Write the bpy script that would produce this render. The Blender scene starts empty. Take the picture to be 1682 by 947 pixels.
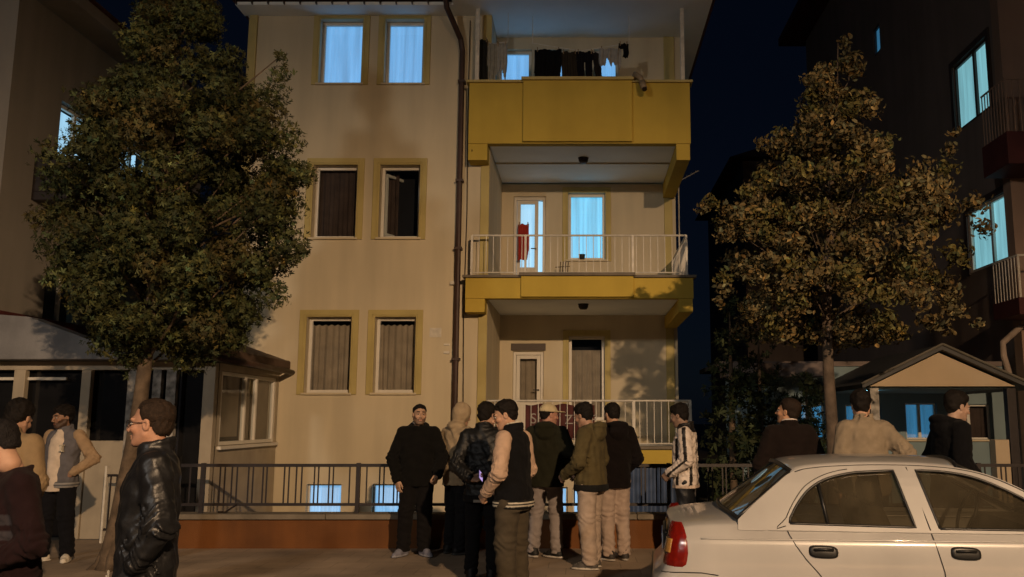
import bpy, bmesh, math, random
import numpy as np
from mathutils import Vector, Matrix

random.seed(7)
RNG = np.random.default_rng(11)
scene = bpy.context.scene
COL = scene.collection
PI = math.pi
R = math.radians

# ------------------------------------------------------------------ materials
MATS = {}


def mat(name, col, rough=0.75, var=0.12, vscale=3.0, bump=0.0, bscale=80.0, spec=0.4,
        metal=0.0, attr=False, coat=0.0, streak=0.0, sheen=0.0, emit=None, estr=0.0):
    if name in MATS:
        return MATS[name]
    m = bpy.data.materials.new(name)
    m.use_nodes = True
    nt = m.node_tree
    N, L = nt.nodes, nt.links
    b = N['Principled BSDF']
    tc = N.new('ShaderNodeTexCoord')
    n1 = N.new('ShaderNodeTexNoise')
    n1.inputs['Scale'].default_value = vscale
    n1.inputs['Detail'].default_value = 6
    L.new(tc.outputs['Object'], n1.inputs['Vector'])
    mr = N.new('ShaderNodeMapRange')
    mr.inputs['From Min'].default_value = 0.3
    mr.inputs['From Max'].default_value = 0.7
    mr.inputs['To Min'].default_value = 1 - var
    mr.inputs['To Max'].default_value = 1 + var * 0.6
    L.new(n1.outputs['Fac'], mr.inputs['Value'])
    fac = mr.outputs['Result']
    if streak:
        mp = N.new('ShaderNodeMapping')
        mp.inputs['Scale'].default_value = (1.6, 1.6, 0.16)
        L.new(tc.outputs['Object'], mp.inputs['Vector'])
        n3 = N.new('ShaderNodeTexNoise')
        n3.inputs['Scale'].default_value = 1.7
        n3.inputs['Detail'].default_value = 8
        L.new(mp.outputs['Vector'], n3.inputs['Vector'])
        m3 = N.new('ShaderNodeMapRange')
        m3.inputs['From Min'].default_value = 0.35
        m3.inputs['From Max'].default_value = 0.6
        m3.inputs['To Min'].default_value = 1 - streak
        m3.inputs['To Max'].default_value = 1.0
        L.new(n3.outputs['Fac'], m3.inputs['Value'])
        mm = N.new('ShaderNodeMath')
        mm.operation = 'MULTIPLY'
        L.new(fac, mm.inputs[0])
        L.new(m3.outputs['Result'], mm.inputs[1])
        fac = mm.outputs[0]
    mix = N.new('ShaderNodeVectorMath')
    mix.operation = 'SCALE'
    if attr:
        at = N.new('ShaderNodeAttribute')
        at.attribute_name = 'Col'
        L.new(at.outputs['Color'], mix.inputs[0])
    else:
        mix.inputs[0].default_value = col[:3]
    L.new(fac, mix.inputs['Scale'])
    L.new(mix.outputs['Vector'], b.inputs['Base Color'])
    b.inputs['Roughness'].default_value = rough
    b.inputs['Specular IOR Level'].default_value = spec
    b.inputs['Metallic'].default_value = metal
    if coat:
        b.inputs['Coat Weight'].default_value = coat
        b.inputs['Coat Roughness'].default_value = 0.06
    if sheen:
        b.inputs['Sheen Weight'].default_value = sheen
    if emit:
        b.inputs['Emission Color'].default_value = (*emit, 1)
        b.inputs['Emission Strength'].default_value = estr
    if bump:
        n2 = N.new('ShaderNodeTexNoise')
        n2.inputs['Scale'].default_value = bscale
        n2.inputs['Detail'].default_value = 5
        L.new(tc.outputs['Object'], n2.inputs['Vector'])
        bp = N.new('ShaderNodeBump')
        bp.inputs['Strength'].default_value = min(1.0, bump)
        bp.inputs['Distance'].default_value = 0.01
        L.new(n2.outputs['Fac'], bp.inputs['Height'])
        L.new(bp.outputs['Normal'], b.inputs['Normal'])
    MATS[name] = m
    return m


def glass_mat(name, tint=(0.9, 0.95, 1.0), dark=0.9, rough=0.02, refl=1.0, dust=None):
    """thin pane: mostly see-through, mirror-like reflection growing at grazing angles"""
    if name in MATS:
        return MATS[name]
    m = bpy.data.materials.new(name)
    m.use_nodes = True
    nt = m.node_tree
    N, L = nt.nodes, nt.links
    N.remove(N['Principled BSDF'])
    out = N['Material Output']
    tr = N.new('ShaderNodeBsdfTransparent')
    tr.inputs['Color'].default_value = (tint[0] * dark, tint[1] * dark, tint[2] * dark, 1)
    gl = N.new('ShaderNodeBsdfGlossy')
    gl.inputs['Roughness'].default_value = rough
    lw = N.new('ShaderNodeLayerWeight')
    lw.inputs['Blend'].default_value = 0.5
    fr = N.new('ShaderNodeMath')
    fr.operation = 'POWER'
    fr.inputs[1].default_value = 5.0
    L.new(lw.outputs['Facing'], fr.inputs[0])
    mu = N.new('ShaderNodeMath')
    mu.operation = 'MULTIPLY_ADD'
    mu.inputs[1].default_value = 0.9
    mu.inputs[2].default_value = 0.045 * refl
    mx = N.new('ShaderNodeMixShader')
    L.new(fr.outputs[0], mu.inputs[0])
    L.new(mu.outputs[0], mx.inputs[0])
    L.new(tr.outputs[0], mx.inputs[1])
    L.new(gl.outputs[0], mx.inputs[2])
    res = mx.outputs[0]
    if dust:
        df = N.new('ShaderNodeBsdfDiffuse')
        df.inputs['Color'].default_value = (*dust[:3], 1)
        tc = N.new('ShaderNodeTexCoord')
        nz = N.new('ShaderNodeTexNoise')
        nz.inputs['Scale'].default_value = 3.5
        nz.inputs['Detail'].default_value = 6
        L.new(tc.outputs['Object'], nz.inputs['Vector'])
        ml = N.new('ShaderNodeMath')
        ml.operation = 'MULTIPLY'
        ml.inputs[1].default_value = dust[3] * 2
        L.new(nz.outputs['Fac'], ml.inputs[0])
        m2 = N.new('ShaderNodeMixShader')
        L.new(ml.outputs[0], m2.inputs[0])
        L.new(res, m2.inputs[1])
        L.new(df.outputs[0], m2.inputs[2])
        res = m2.outputs[0]
    L.new(res, out.inputs['Surface'])
    MATS[name] = m
    return m


def lit_mat(name, col, strength=1.0, fold=14.0, var=0.25):
    """a curtain or room seen glowing: emission varied by soft vertical folds"""
    if name in MATS:
        return MATS[name]
    m = bpy.data.materials.new(name)
    m.use_nodes = True
    nt = m.node_tree
    N, L = nt.nodes, nt.links
    b = N['Principled BSDF']
    tc = N.new('ShaderNodeTexCoord')
    mp = N.new('ShaderNodeMapping')
    mp.inputs['Scale'].default_value = (fold, fold, 0.5)
    n = N.new('ShaderNodeTexNoise')
    n.inputs['Scale'].default_value = 1.0
    n.inputs['Detail'].default_value = 4
    L.new(tc.outputs['Object'], mp.inputs['Vector'])
    L.new(mp.outputs['Vector'], n.inputs['Vector'])
    mr = N.new('ShaderNodeMapRange')
    mr.inputs['From Min'].default_value = 0.3
    mr.inputs['From Max'].default_value = 0.7
    mr.inputs['To Min'].default_value = strength * (1 - var)
    mr.inputs['To Max'].default_value = strength * (1 + var)
    L.new(n.outputs['Fac'], mr.inputs['Value'])
    b.inputs['Base Color'].default_value = (0.35, 0.35, 0.35, 1)
    b.inputs['Roughness'].default_value = 0.9
    b.inputs['Emission Color'].default_value = (*col, 1)
    L.new(mr.outputs['Result'], b.inputs['Emission Strength'])
    MATS[name] = m
    return m


# ------------------------------------------------------------------ object helpers
def setp(o, label=None, cat=None, group=None, kind=None):
    if label:
        o['label'] = label
    if cat:
        o['category'] = cat
    if group:
        o['group'] = group
    if kind:
        o['kind'] = kind
    return o


def link(o, parent=None):
    COL.objects.link(o)
    if parent is not None:
        o.parent = parent
    return o


def empty(name, loc=(0, 0, 0), rz=0.0, label=None, cat=None, group=None):
    o = bpy.data.objects.new(name, None)
    o.empty_display_size = 0.2
    o.location = loc
    o.rotation_euler = (0, 0, rz)
    link(o)
    return setp(o, label, cat, group)


def mesh_obj(name, verts, faces, m, parent=None, smooth=False, cols=None):
    me = bpy.data.meshes.new(name)
    if isinstance(verts, np.ndarray):
        verts = verts.tolist()
    if isinstance(faces, np.ndarray):
        faces = faces.tolist()
    me.from_pydata(verts, [], faces)
    if cols is not None:
        a = me.color_attributes.new('Col', 'FLOAT_COLOR', 'POINT')
        c = np.ones((len(verts), 4), np.float32)
        c[:, :3] = cols
        a.data.foreach_set('color', c.ravel())
    me.update()
    if smooth:
        me.polygons.foreach_set('use_smooth', [True] * len(me.polygons))
    me.materials.append(m)
    o = bpy.data.objects.new(name, me)
    return link(o, parent)


class MB:
    """collects simple shapes into one mesh"""

    def __init__(s):
        s.v, s.f = [], []

    def add(s, verts, faces):
        n = len(s.v)
        s.v += [tuple(p) for p in verts]
        s.f += [tuple(i + n for i in q) for q in faces]
        return s

    def box(s, x0, x1, y0, y1, z0, z1, rot=None, org=None):
        p = [(x0, y0, z0), (x1, y0, z0), (x1, y1, z0), (x0, y1, z0),
             (x0, y0, z1), (x1, y0, z1), (x1, y1, z1), (x0, y1, z1)]
        if rot is not None:
            o = Vector(org or (0, 0, 0))
            p = [tuple(rot @ (Vector(q) - o) + o) for q in p]
        return s.add(p, [(0, 3, 2, 1), (4, 5, 6, 7), (0, 1, 5, 4), (1, 2, 6, 5), (2, 3, 7, 6), (3, 0, 4, 7)])

    def tube(s, pts, r, n=8, cap=True):
        pts = [Vector(p) for p in pts]
        rs = r if isinstance(r, (list, tuple)) else [r] * len(pts)
        base = len(s.v)
        up = None
        for i, p in enumerate(pts):
            if i == 0:
                d = pts[1] - p
            elif i == len(pts) - 1:
                d = p - pts[i - 1]
            else:
                d = pts[i + 1] - pts[i - 1]
            d.normalize()
            if up is None:
                a = Vector((0, 0, 1)) if abs(d.z) < 0.9 else Vector((1, 0, 0))
                up = d.cross(a).normalized()
            up = (up - d * up.dot(d)).normalized()
            w = d.cross(up)
            for k in range(n):
                t = 2 * PI * k / n
                s.v.append(tuple(p + (up * math.cos(t) + w * math.sin(t)) * rs[i]))
        for i in range(len(pts) - 1):
            for k in range(n):
                a = base + i * n + k
                b = base + i * n + (k + 1) % n
                s.f.append((a, b, b + n, a + n))
        if cap:
            s.f.append(tuple(base + k for k in reversed(range(n))))
            s.f.append(tuple(base + (len(pts) - 1) * n + k for k in range(n)))
        return s

    def prism(s, poly, y0, y1):
        """polygon in (x,z) extruded along y"""
        n = len(poly)
        vs = [(x, y0, z) for x, z in poly] + [(x, y1, z) for x, z in poly]
        fs = [tuple(range(n)), tuple(reversed(range(n, 2 * n)))]
        fs += [(i, i + n, (i + 1) % n + n, (i + 1) % n) for i in range(n)]
        return s.add(vs, fs)

    def prism_x(s, poly, x0, x1):
        n = len(poly)
        vs = [(x0, y, z) for y, z in poly] + [(x1, y, z) for y, z in poly]
        fs = [tuple(reversed(range(n))), tuple(range(n, 2 * n))]
        fs += [(i, (i + 1) % n, (i + 1) % n + n, i + n) for i in range(n)]
        return s.add(vs, fs)

    def lathe(s, prof, n=16, org=(0, 0, 0)):
        base = len(s.v)
        for r, z in prof:
            for k in range(n):
                t = 2 * PI * k / n
                s.v.append((org[0] + r * math.cos(t), org[1] + r * math.sin(t), org[2] + z))
        for i in range(len(prof) - 1):
            for k in range(n):
                a = base + i * n + k
                b = base + i * n + (k + 1) % n
                s.f.append((a, b, b + n, a + n))
        return s

    def build(s, name, m, parent=None, smooth=False, bevel=0.0):
        o = mesh_obj(name, s.v, s.f, m, parent, smooth)
        me = o.data
        bm = bmesh.new()
        bm.from_mesh(me)
        bmesh.ops.recalc_face_normals(bm, faces=bm.faces)
        bm.to_mesh(me)
        bm.free()
        if bevel:
            b = o.modifiers.new('b', 'BEVEL')
            b.width = bevel
            b.segments = 2
            b.limit_method = 'ANGLE'
        return o


def wall(x0, x1, z0, z1, y, ops, depth, axis='y', jag=0.0):
    """a wall sheet with real openings and reveals; ops = (x0,x1,z0,z1).  axis 'y': faces -y at y;
    axis 'x+': the wall stands along y (x0,x1 are y values) and faces +x; 'x-' faces -x"""
    xs = sorted(set([x0, x1] + [v for o in ops for v in o[:2]]))
    zs = sorted(set([z0, z1] + [v for o in ops for v in o[2:4]]))
    mb = MB()

    def pt(a, d, z):
        if axis == 'y':
            return (a, y + d, z)
        if axis == 'x+':
            return (y - d, a, z)
        return (y + d, a, z)
    for i in range(len(xs) - 1):
        for j in range(len(zs) - 1):
            cx, cz = (xs[i] + xs[i + 1]) / 2, (zs[j] + zs[j + 1]) / 2
            if any(o[0] < cx < o[1] and o[2] < cz < o[3] for o in ops):
                continue
            mb.add([pt(xs[i], 0, zs[j]), pt(xs[i + 1], 0, zs[j]), pt(xs[i + 1], 0, zs[j + 1]), pt(xs[i], 0, zs[j + 1])], [(0, 1, 2, 3)])
    for o in ops:
        a, b, c, d = o[:4]
        q = [(a, c), (b, c), (b, d), (a, d)]
        for k in range(4):
            p, r = q[k], q[(k + 1) % 4]
            mb.add([pt(p[0], 0, p[1]), pt(r[0], 0, r[1]), pt(r[0], depth, r[1]), pt(p[0], depth, p[1])], [(0, 3, 2, 1)])
    bm_v = mb
    return bm_v


# ------------------------------------------------------------------ implicit surfaces
class Field:
    def __init__(s, lo, hi, h):
        s.h = h
        s.lo = np.array(lo, np.float32) - 3 * h
        n = np.ceil((np.array(hi) + 3 * h - s.lo) / h).astype(int) + 1
        s.ax = [(s.lo[i] + h * np.arange(n[i])).astype(np.float32) for i in range(3)]
        s.f = np.full(n, 1.0, np.float32)

    def sub(s, lo, hi):
        sl = []
        for i in range(3):
            a = int(np.searchsorted(s.ax[i], lo[i]))
            b = int(np.searchsorted(s.ax[i], hi[i], side='right'))
            if b <= a:
                return None
            sl.append(slice(a, b))
        sl = tuple(sl)
        X = s.ax[0][sl[0]][:, None, None]
        Y = s.ax[1][sl[1]][None, :, None]
        Z = s.ax[2][sl[2]][None, None, :]
        return sl, X, Y, Z

    def op(s, lo, hi, fn, k=0.02, mode='u'):
        pad = k + 4 * s.h
        g = s.sub([v - pad for v in lo], [v + pad for v in hi])
        if g is None:
            return s
        sl, X, Y, Z = g
        d = fn(X, Y, Z)
        a = s.f[sl]
        if mode == 'u':
            if k > 0:
                t = np.clip(0.5 + 0.5 * (a - d) / k, 0, 1)
                s.f[sl] = a * (1 - t) + d * t - k * t * (1 - t)
            else:
                s.f[sl] = np.minimum(a, d)
        else:
            if k > 0:
                t = np.clip(0.5 - 0.5 * (a + d) / k, 0, 1)
                s.f[sl] = a * (1 - t) - d * t + k * t * (1 - t)
            else:
                s.f[sl] = np.maximum(a, -d)
        return s

    def cap(s, a, b, ra, rb=None, k=0.02, mode='u'):
        rb = ra if rb is None else rb
        a = np.array(a, float)
        b = np.array(b, float)
        m = max(ra, rb)
        ba = b - a
        L2 = float(ba @ ba) + 1e-9

        def fn(X, Y, Z):
            px, py, pz = X - a[0], Y - a[1], Z - a[2]
            t = np.clip((px * ba[0] + py * ba[1] + pz * ba[2]) / L2, 0, 1)
            return np.sqrt((px - t * ba[0]) ** 2 + (py - t * ba[1]) ** 2 + (pz - t * ba[2]) ** 2) - (ra + (rb - ra) * t)
        return s.op(np.minimum(a, b) - m, np.maximum(a, b) + m, fn, k, mode)

    def ell(s, c, r, k=0.02, mode='u', tilt=0.0):
        c = np.array(c, float)
        m = max(r)
        ct, st = math.cos(tilt), math.sin(tilt)

        def fn(X, Y, Z):
            x, y, z = X - c[0], Y - c[1], Z - c[2]
            if tilt:
                y, z = y * ct + z * st, -y * st + z * ct
            q = np.sqrt((x / r[0]) ** 2 + (y / r[1]) ** 2 + (z / r[2]) ** 2)
            g = np.sqrt((x / r[0] ** 2) ** 2 + (y / r[1] ** 2) ** 2 + (z / r[2] ** 2) ** 2) + 1e-6
            return q * (q - 1) / g
        return s.op(c - m, c + m, fn, k, mode)

    def torso(s, rows, k=0.02):
        """rows: (z, cx, cy, a, b) stacked ellipses"""
        rows = sorted(rows)
        zs = [q[0] for q in rows]

        def fn(X, Y, Z):
            cx = np.interp(Z, zs, [q[1] for q in rows])
            cy = np.interp(Z, zs, [q[2] for q in rows])
            a = np.interp(Z, zs, [q[3] for q in rows])
            b = np.interp(Z, zs, [q[4] for q in rows])
            # slightly squared ellipse
            q = (np.abs((X - cx) / a) ** 2.4 + np.abs((Y - cy) / b) ** 2.4) ** (1 / 2.4)
            d = (q - 1) * np.minimum(a, b) * 0.85
            return np.maximum(d, np.maximum(zs[0] - Z, Z - zs[-1]))
        m = max(max(q[3], q[4]) for q in rows)
        xs = [q[1] for q in rows]
        ys = [q[2] for q in rows]
        return s.op((min(xs) - m, min(ys) - m, zs[0]), (max(xs) + m, max(ys) + m, zs[-1]), fn, k)

    def ring(s, c, R0, r, k=0.02, sy=1.0, tilt=0.0):
        def fn(X, Y, Z):
            x, y, z = X - c[0], (Y - c[1]), Z - c[2] - tilt * (Y - c[1])
            return np.sqrt((np.sqrt(x * x + (y / sy) ** 2) - R0) ** 2 + z * z) - r
        m = R0 * max(1, sy) + r + abs(tilt) * R0
        return s.op((c[0] - m, c[1] - m, c[2] - m), (c[0] + m, c[1] + m, c[2] + m), fn, k)

    def grid(s):
        return s.ax[0][:, None, None], s.ax[1][None, :, None], s.ax[2][None, None, :]

    def noise(s, amp, freq, seed, an=(1, 1, 0.6), n=5):
        X, Y, Z = s.grid()
        r = np.random.default_rng(seed)
        wx = 0.02 * np.sin(Z * 11 + r.uniform(0, 6)) + 0.015 * np.sin(Y * 17 + r.uniform(0, 6))
        wz = 0.03 * np.sin(X * 13 + r.uniform(0, 6)) + 0.02 * np.sin(Y * 15 + Z * 5 + r.uniform(0, 6))
        acc = 0
        for i in range(n):
            d = r.normal(size=3) * np.array(an)
            d = d / (np.linalg.norm(d) + 1e-6) * freq * r.uniform(0.6, 1.7)
            acc = acc + (1 - np.abs(np.sin(0.5 * ((X + wx) * d[0] + Y * d[1] + (Z + wz) * d[2]) + r.uniform(0, 6)))) - 0.36
        s.f += (acc * (-amp / math.sqrt(n))).astype(np.float32)
        return s

    def clip_low(s, z):
        s.f = np.maximum(s.f, (z - s.grid()[2]).astype(np.float32) + 0 * s.f)
        return s

    def mesh(s):
        f = s.f
        f[0], f[-1] = np.maximum(f[0], .01), np.maximum(f[-1], .01)
        f[:, 0], f[:, -1] = np.maximum(f[:, 0], .01), np.maximum(f[:, -1], .01)
        f[:, :, 0], f[:, :, -1] = np.maximum(f[:, :, 0], .01), np.maximum(f[:, :, -1], .01)
        nx, ny, nz = f.shape
        cs = (nx - 1, ny - 1, nz - 1)
        pos = np.zeros(cs + (3,), np.float32)
        cnt = np.zeros(cs, np.float32)
        ins = f < 0
        edges = []
        for ax in range(3):
            a = [slice(None)] * 3
            b = [slice(None)] * 3
            a[ax], b[ax] = slice(0, -1), slice(1, None)
            f0, f1 = f[tuple(a)], f[tuple(b)]
            c = ins[tuple(a)] != ins[tuple(b)]
            idx = np.argwhere(c)
            if len(idx) == 0:
                edges.append((idx, None))
                continue
            v0, v1 = f0[c], f1[c]
            t = v0 / (v0 - v1)
            p = idx.astype(np.float32)
            p[:, ax] += t
            edges.append((idx, ins[tuple(a)][c]))
            o1, o2 = [q for q in range(3) if q != ax]
            for d1 in (0, -1):
                for d2 in (0, -1):
                    j = idx.copy()
                    j[:, o1] += d1
                    j[:, o2] += d2
                    np.add.at(pos, (j[:, 0], j[:, 1], j[:, 2]), p)
                    np.add.at(cnt, (j[:, 0], j[:, 1], j[:, 2]), 1)
        m = cnt > 0
        ids = np.full(cs, -1, np.int64)
        ids[m] = np.arange(int(m.sum()))
        V = pos[m] / cnt[m][:, None] * s.h + s.lo
        faces = []
        for ax in range(3):
            idx, sg = edges[ax]
            if sg is None:
                continue
            o1, o2 = [(1, 2), (2, 0), (0, 1)][ax]
            q = []
            for d1, d2 in ((-1, -1), (0, -1), (0, 0), (-1, 0)):
                j = idx.copy()
                j[:, o1] += d1
                j[:, o2] += d2
                q.append(ids[j[:, 0], j[:, 1], j[:, 2]])
            q = np.stack(q, 1)
            q[~sg] = q[~sg][:, ::-1]
            faces.append(q)
        return V, np.concatenate(faces)
LAMP_W = 21500.0
FILL_W = 2600.0
SKY_TINT = (0.006, 0.008, 0.012)
SKY_ADD = (0.010, 0.020, 0.052)
# ------------------------------------------------------------------ the place's own materials
PLASTER = mat('cream_plaster', (0.60, 0.52, 0.37), 0.9, 0.10, 0.55, 0.4, 120, 0.2, streak=0.12)
OCHRE = mat('ochre_plaster', (0.50, 0.36, 0.065), 0.9, 0.12, 1.2, 0.3, 140, 0.2, streak=0.08)
TRIM = mat('ochre_surround', (0.47, 0.385, 0.16), 0.85, 0.12, 2, 0.3, 120, 0.2)
SOFFIT = mat('soffit_white', (0.86, 0.88, 0.86), 0.9, 0.08, 1, 0.2, 120, 0.2)
PVC = mat('white_plastic_frame', (0.66, 0.63, 0.56), 0.45, 0.06, 3, spec=0.5)
DARKPVC = mat('brown_frame', (0.06, 0.04, 0.03), 0.5, 0.1, 3)
BROWNPIPE = mat('brown_pipe_paint', (0.05, 0.025, 0.018), 0.5, 0.25, 5)
TILE = mat('roof_tile', (0.10, 0.035, 0.022), 0.85, 0.3, 6, 0.6, 30)
RAILW = mat('white_railing_paint', (0.62, 0.58, 0.5), 0.5, 0.2, 9)
BLACKIRON = mat('dark_iron_paint', (0.022, 0.016, 0.015), 0.5, 0.25, 12)
CONC = mat('concrete_cap', (0.19, 0.16, 0.12), 0.9, 0.2, 5, 0.5, 90, streak=0.2)
TERRA = mat('terracotta_paint', (0.15, 0.054, 0.011), 0.85, 0.2, 2.2, 0.4, 110, streak=0.25)
DARKROOM = mat('dark_room', (0.010, 0.010, 0.014), 0.9, 0.2, 3)
CURT = mat('beige_curtain', (0.36, 0.28, 0.20), 0.9, 0.18, 5, sheen=0.2)
CURTB = mat('brown_curtain', (0.07, 0.045, 0.035), 0.9, 0.25, 6)
BLIND = mat('grey_beige_blind', (0.22, 0.165, 0.11), 0.8, 0.12, 5)
GLASS = glass_mat('window_glass', (0.92, 0.97, 1.0), 0.92)
LITBLUE = lit_mat('lit_curtain_blue', (0.165, 0.43, 0.78), 0.95, 7, 0.22)
LITCYAN = lit_mat('lit_curtain_cyan', (0.15, 0.54, 0.80), 1.15, 10, 0.25)
LITPALE = lit_mat('lit_room_pale', (0.36, 0.64, 0.84), 1.1, 4, 0.2)
LITCOOL = lit_mat('lit_window_aqua', (0.26, 0.60, 0.66), 0.85, 8, 0.25)
LITBASE = lit_mat('lit_basement', (0.24, 0.50, 0.80), 0.95, 5, 0.2)
LITDIM = lit_mat('lit_porch_window', (0.07, 0.34, 0.62), 0.42, 8, 0.3)

# ------------------------------------------------------------------ ground
def paving_mat(name, col, sx, sy, mortar=0.5, var=0.25):
    m = bpy.data.materials.new(name)
    m.use_nodes = True
    N, L = m.node_tree.nodes, m.node_tree.links
    b = N['Principled BSDF']
    tc = N.new('ShaderNodeTexCoord')
    br = N.new('ShaderNodeTexBrick')
    br.inputs['Scale'].default_value = 1.0
    br.inputs['Brick Width'].default_value = sx
    br.inputs['Row Height'].default_value = sy
    br.inputs['Mortar Size'].default_value = 0.006
    br.inputs['Mortar Smooth'].default_value = 0.3
    br.inputs['Color1'].default_value = (*[c * (1 + var) for c in col], 1)
    br.inputs['Color2'].default_value = (*[c * (1 - var) for c in col], 1)
    br.inputs['Mortar'].default_value = (*[c * mortar for c in col], 1)
    L.new(tc.outputs['Object'], br.inputs['Vector'])
    n = N.new('ShaderNodeTexNoise')
    n.inputs['Scale'].default_value = 1.3
    n.inputs['Detail'].default_value = 9
    L.new(tc.outputs['Object'], n.inputs['Vector'])
    mr = N.new('ShaderNodeMapRange')
    mr.inputs['From Min'].default_value = 0.3
    mr.inputs['From Max'].default_value = 0.7
    mr.inputs['To Min'].default_value = 0.6
    mr.inputs['To Max'].default_value = 1.2
    L.new(n.outputs['Fac'], mr.inputs['Value'])
    sc = N.new('ShaderNodeVectorMath')
    sc.operation = 'SCALE'
    L.new(br.outputs['Color'], sc.inputs[0])
    L.new(mr.outputs['Result'], sc.inputs['Scale'])
    L.new(sc.outputs['Vector'], b.inputs['Base Color'])
    b.inputs['Roughness'].default_value = 0.85
    n2 = N.new('ShaderNodeTexNoise')
    n2.inputs['Scale'].default_value = 60
    L.new(tc.outputs['Object'], n2.inputs['Vector'])
    ad = N.new('ShaderNodeMath')
    ad.operation = 'ADD'
    L.new(n2.outputs['Fac'], ad.inputs[0])
    L.new(br.outputs['Fac'], ad.inputs[1])
    bp = N.new('ShaderNodeBump')
    bp.inputs['Strength'].default_value = 0.5
    bp.inputs['Distance'].default_value = 0.006
    bp.invert = True
    L.new(ad.outputs[0], bp.inputs['Height'])
    L.new(bp.outputs['Normal'], b.inputs['Normal'])
    return m


ASPHALT = mat('asphalt', (0.055, 0.052, 0.05), 0.9, 0.3, 2.0, 0.8, 220)
PAVE = paving_mat('paving', (0.31, 0.235, 0.165), 0.4, 0.4, 0.72, 0.09)
YARD = mat('yard_concrete', (0.2, 0.18, 0.15), 0.9, 0.3, 1.5, 0.6, 60)
KERB = mat('kerb_stone', (0.3, 0.28, 0.25), 0.85, 0.2, 4, 0.5, 60)

mb = MB()
mb.add([(-400, -400, -0.104), (400, -400, -0.104), (400, 400, -0.104), (-400, 400, -0.104)], [(0, 1, 2, 3)])
setp(mb.build('ground', YARD), kind='structure')
mb = MB()
mb.add([(-60, -3.5, -0.10), (60, -3.5, -0.10), (60, 7.95, -0.10), (-60, 7.95, -0.10)], [(0, 1, 2, 3)])
setp(mb.build('road', ASPHALT), kind='structure')
mb = MB()
for i in range(-30, 30):
    mb.box(i * 1.0 + 0.004, i * 1.0 + 0.996, 7.95, 8.1, -0.11, 0.012)
setp(mb.build('kerb', KERB, bevel=0.012), kind='structure')
mb = MB()
mb.box(-60, 60, 8.1, 12.3, -0.12, 0.0)
mb.box(-60, 60, -9.5, -3.5, -0.12, 0.0)
setp(mb.build('pavement', PAVE), kind='structure')
mb = MB()
mb.box(-60, 60, 12.3, 60, -0.12, -0.004)
setp(mb.build('yard', YARD), kind='structure')

# ------------------------------------------------------------------ low wall and iron fence
mb = MB()
for a, b in ((-5.2, 0.2), (0.203, 5.2), (5.203, 10.5)):
    mb.box(a, b, 11.5, 11.72, -0.05, 0.36)
lw = mb.build('low_wall', TERRA, bevel=0.006)
setp(lw, 'long low terracotta wall with a grey concrete cap along the pavement', 'wall')
mb = MB()
for i in range(8):
    mb.box(-5.24 + i * 1.97, -5.24 + i * 1.97 + 1.962, 11.45, 11.77, 0.36, 0.425)
mb.build('cap', CONC, lw, bevel=0.008)

fe = empty('iron_fence', (-5.2, 11.61, 0.425), 0, 'black iron fence with paired upright bars standing on the terracotta wall', 'fence')
Y0 = 0.0
rr = random.Random(3)
x = 0.12
n = 0
px_ = []
while x < 15.9:
    if abs(((x - .285) % 2.0)) > 0.06 and abs(((x - .285) % 2.0) - 2) > .06:
        px_.append(x)
    n += 1
    x += (0.055, 0.135, 0.05, 0.21, 0.06, 0.09, 0.07, 0.16)[n % 8] * rr.uniform(0.92, 1.08)
edges = [0.0] + [0.286 + 2.0 * i for i in range(8)] + [15.9]
for i in range(len(edges) - 1):
    a, b = edges[i] + (.026 if i else 0), edges[i + 1] - .026
    p = MB()
    p.box(a, b, -0.02, 0.02, 0.58, 0.62)
    p.box(a, b, -0.018, 0.018, 0.09, 0.125)
    for q in px_:
        if a + .012 < q < b - .012:
            p.box(q - 0.008, q + 0.008, -0.008, 0.008, 0.115, 0.59)
    p.build('panel', BLACKIRON, fe)
for i in range(8):
    p = MB()
    p.box(0.26 + i * 2.0, 0.31 + i * 2.0, -0.025, 0.025, -0.005, 0.63)
    p.build('post', BLACKIRON, fe)
st = MB()
st.tube([(0.75, -0.02, 0.11), (0.60, 0.0, 0.012), (0.50, 0.02, 0.012)], 0.012, 6)
st.build('brace', BLACKIRON, fe)

# ------------------------------------------------------------------ centre apartment house
AB = empty('apartment_house', (-2, 15, 0), 0,
           'cream four storey house with ochre balconies and lit blue windows, in the middle', 'apartment house')
AB.location = (0, 0, 0)
D = 15.0
GR = -0.15
COLS = [(-4.74, -3.97), (-3.575, -2.875)]
ROWS = [(7.53, 8.74), (4.73, 6.03), (2.06, 3.35)]
ops = [(c[0], c[1], r[0], r[1]) for c in COLS for r in ROWS]
bops = [(-4.62, -4.04, 0.06, 0.55), (-3.53, -2.99, 0.06, 0.55)]
w = wall(-6.0, -1.66, GR, 8.86, D, ops + bops, 0.24)
w.build('wall', PLASTER, AB)
# sides of the left mass and loggia
w = MB()
w.box(-6.0, -5.8, 15.003, 24, GR, 8.86)
w.build('wall', PLASTER, AB)
w = wall(15.0, 17.3, GR, 8.86, -1.66, [], 0.2, 'x+')
w.build('wall', PLASTER, AB)
LB = 17.3
tops = [(-1.63, -1.0, 6.5, 8.56), (-0.95, -0.30, 6.5, 8.56), (0.18, 0.64, 7.1, 8.56)]
lops = []
lops += [(-1.42, -0.78, 3.98, 6.06), (-0.33, 0.42, 4.76, 6.13)]
lops += [(-1.40, -0.80, 1.17, 2.94), (-0.31, 0.40, 1.6, 3.24)]
w = wall(-1.66, 1.83, GR, 6.31, LB, lops, 0.2)
w.build('wall', PLASTER, AB)
LT_ = 15.9
w = wall(-1.66, 1.83, 6.31, 8.86, LT_, tops, 0.2)
w.build('wall', PLASTER, AB)
w = MB()
w.box(1.63, 1.83, 17.306, 24, GR, 6.31)
w.box(1.63, 1.83, 15.906, 24, 6.312, 8.86)
w.build('wall', PLASTER, AB)
w = MB()
w.box(-6, 1.83, 24.003, 24.2, GR, 8.86)
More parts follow.
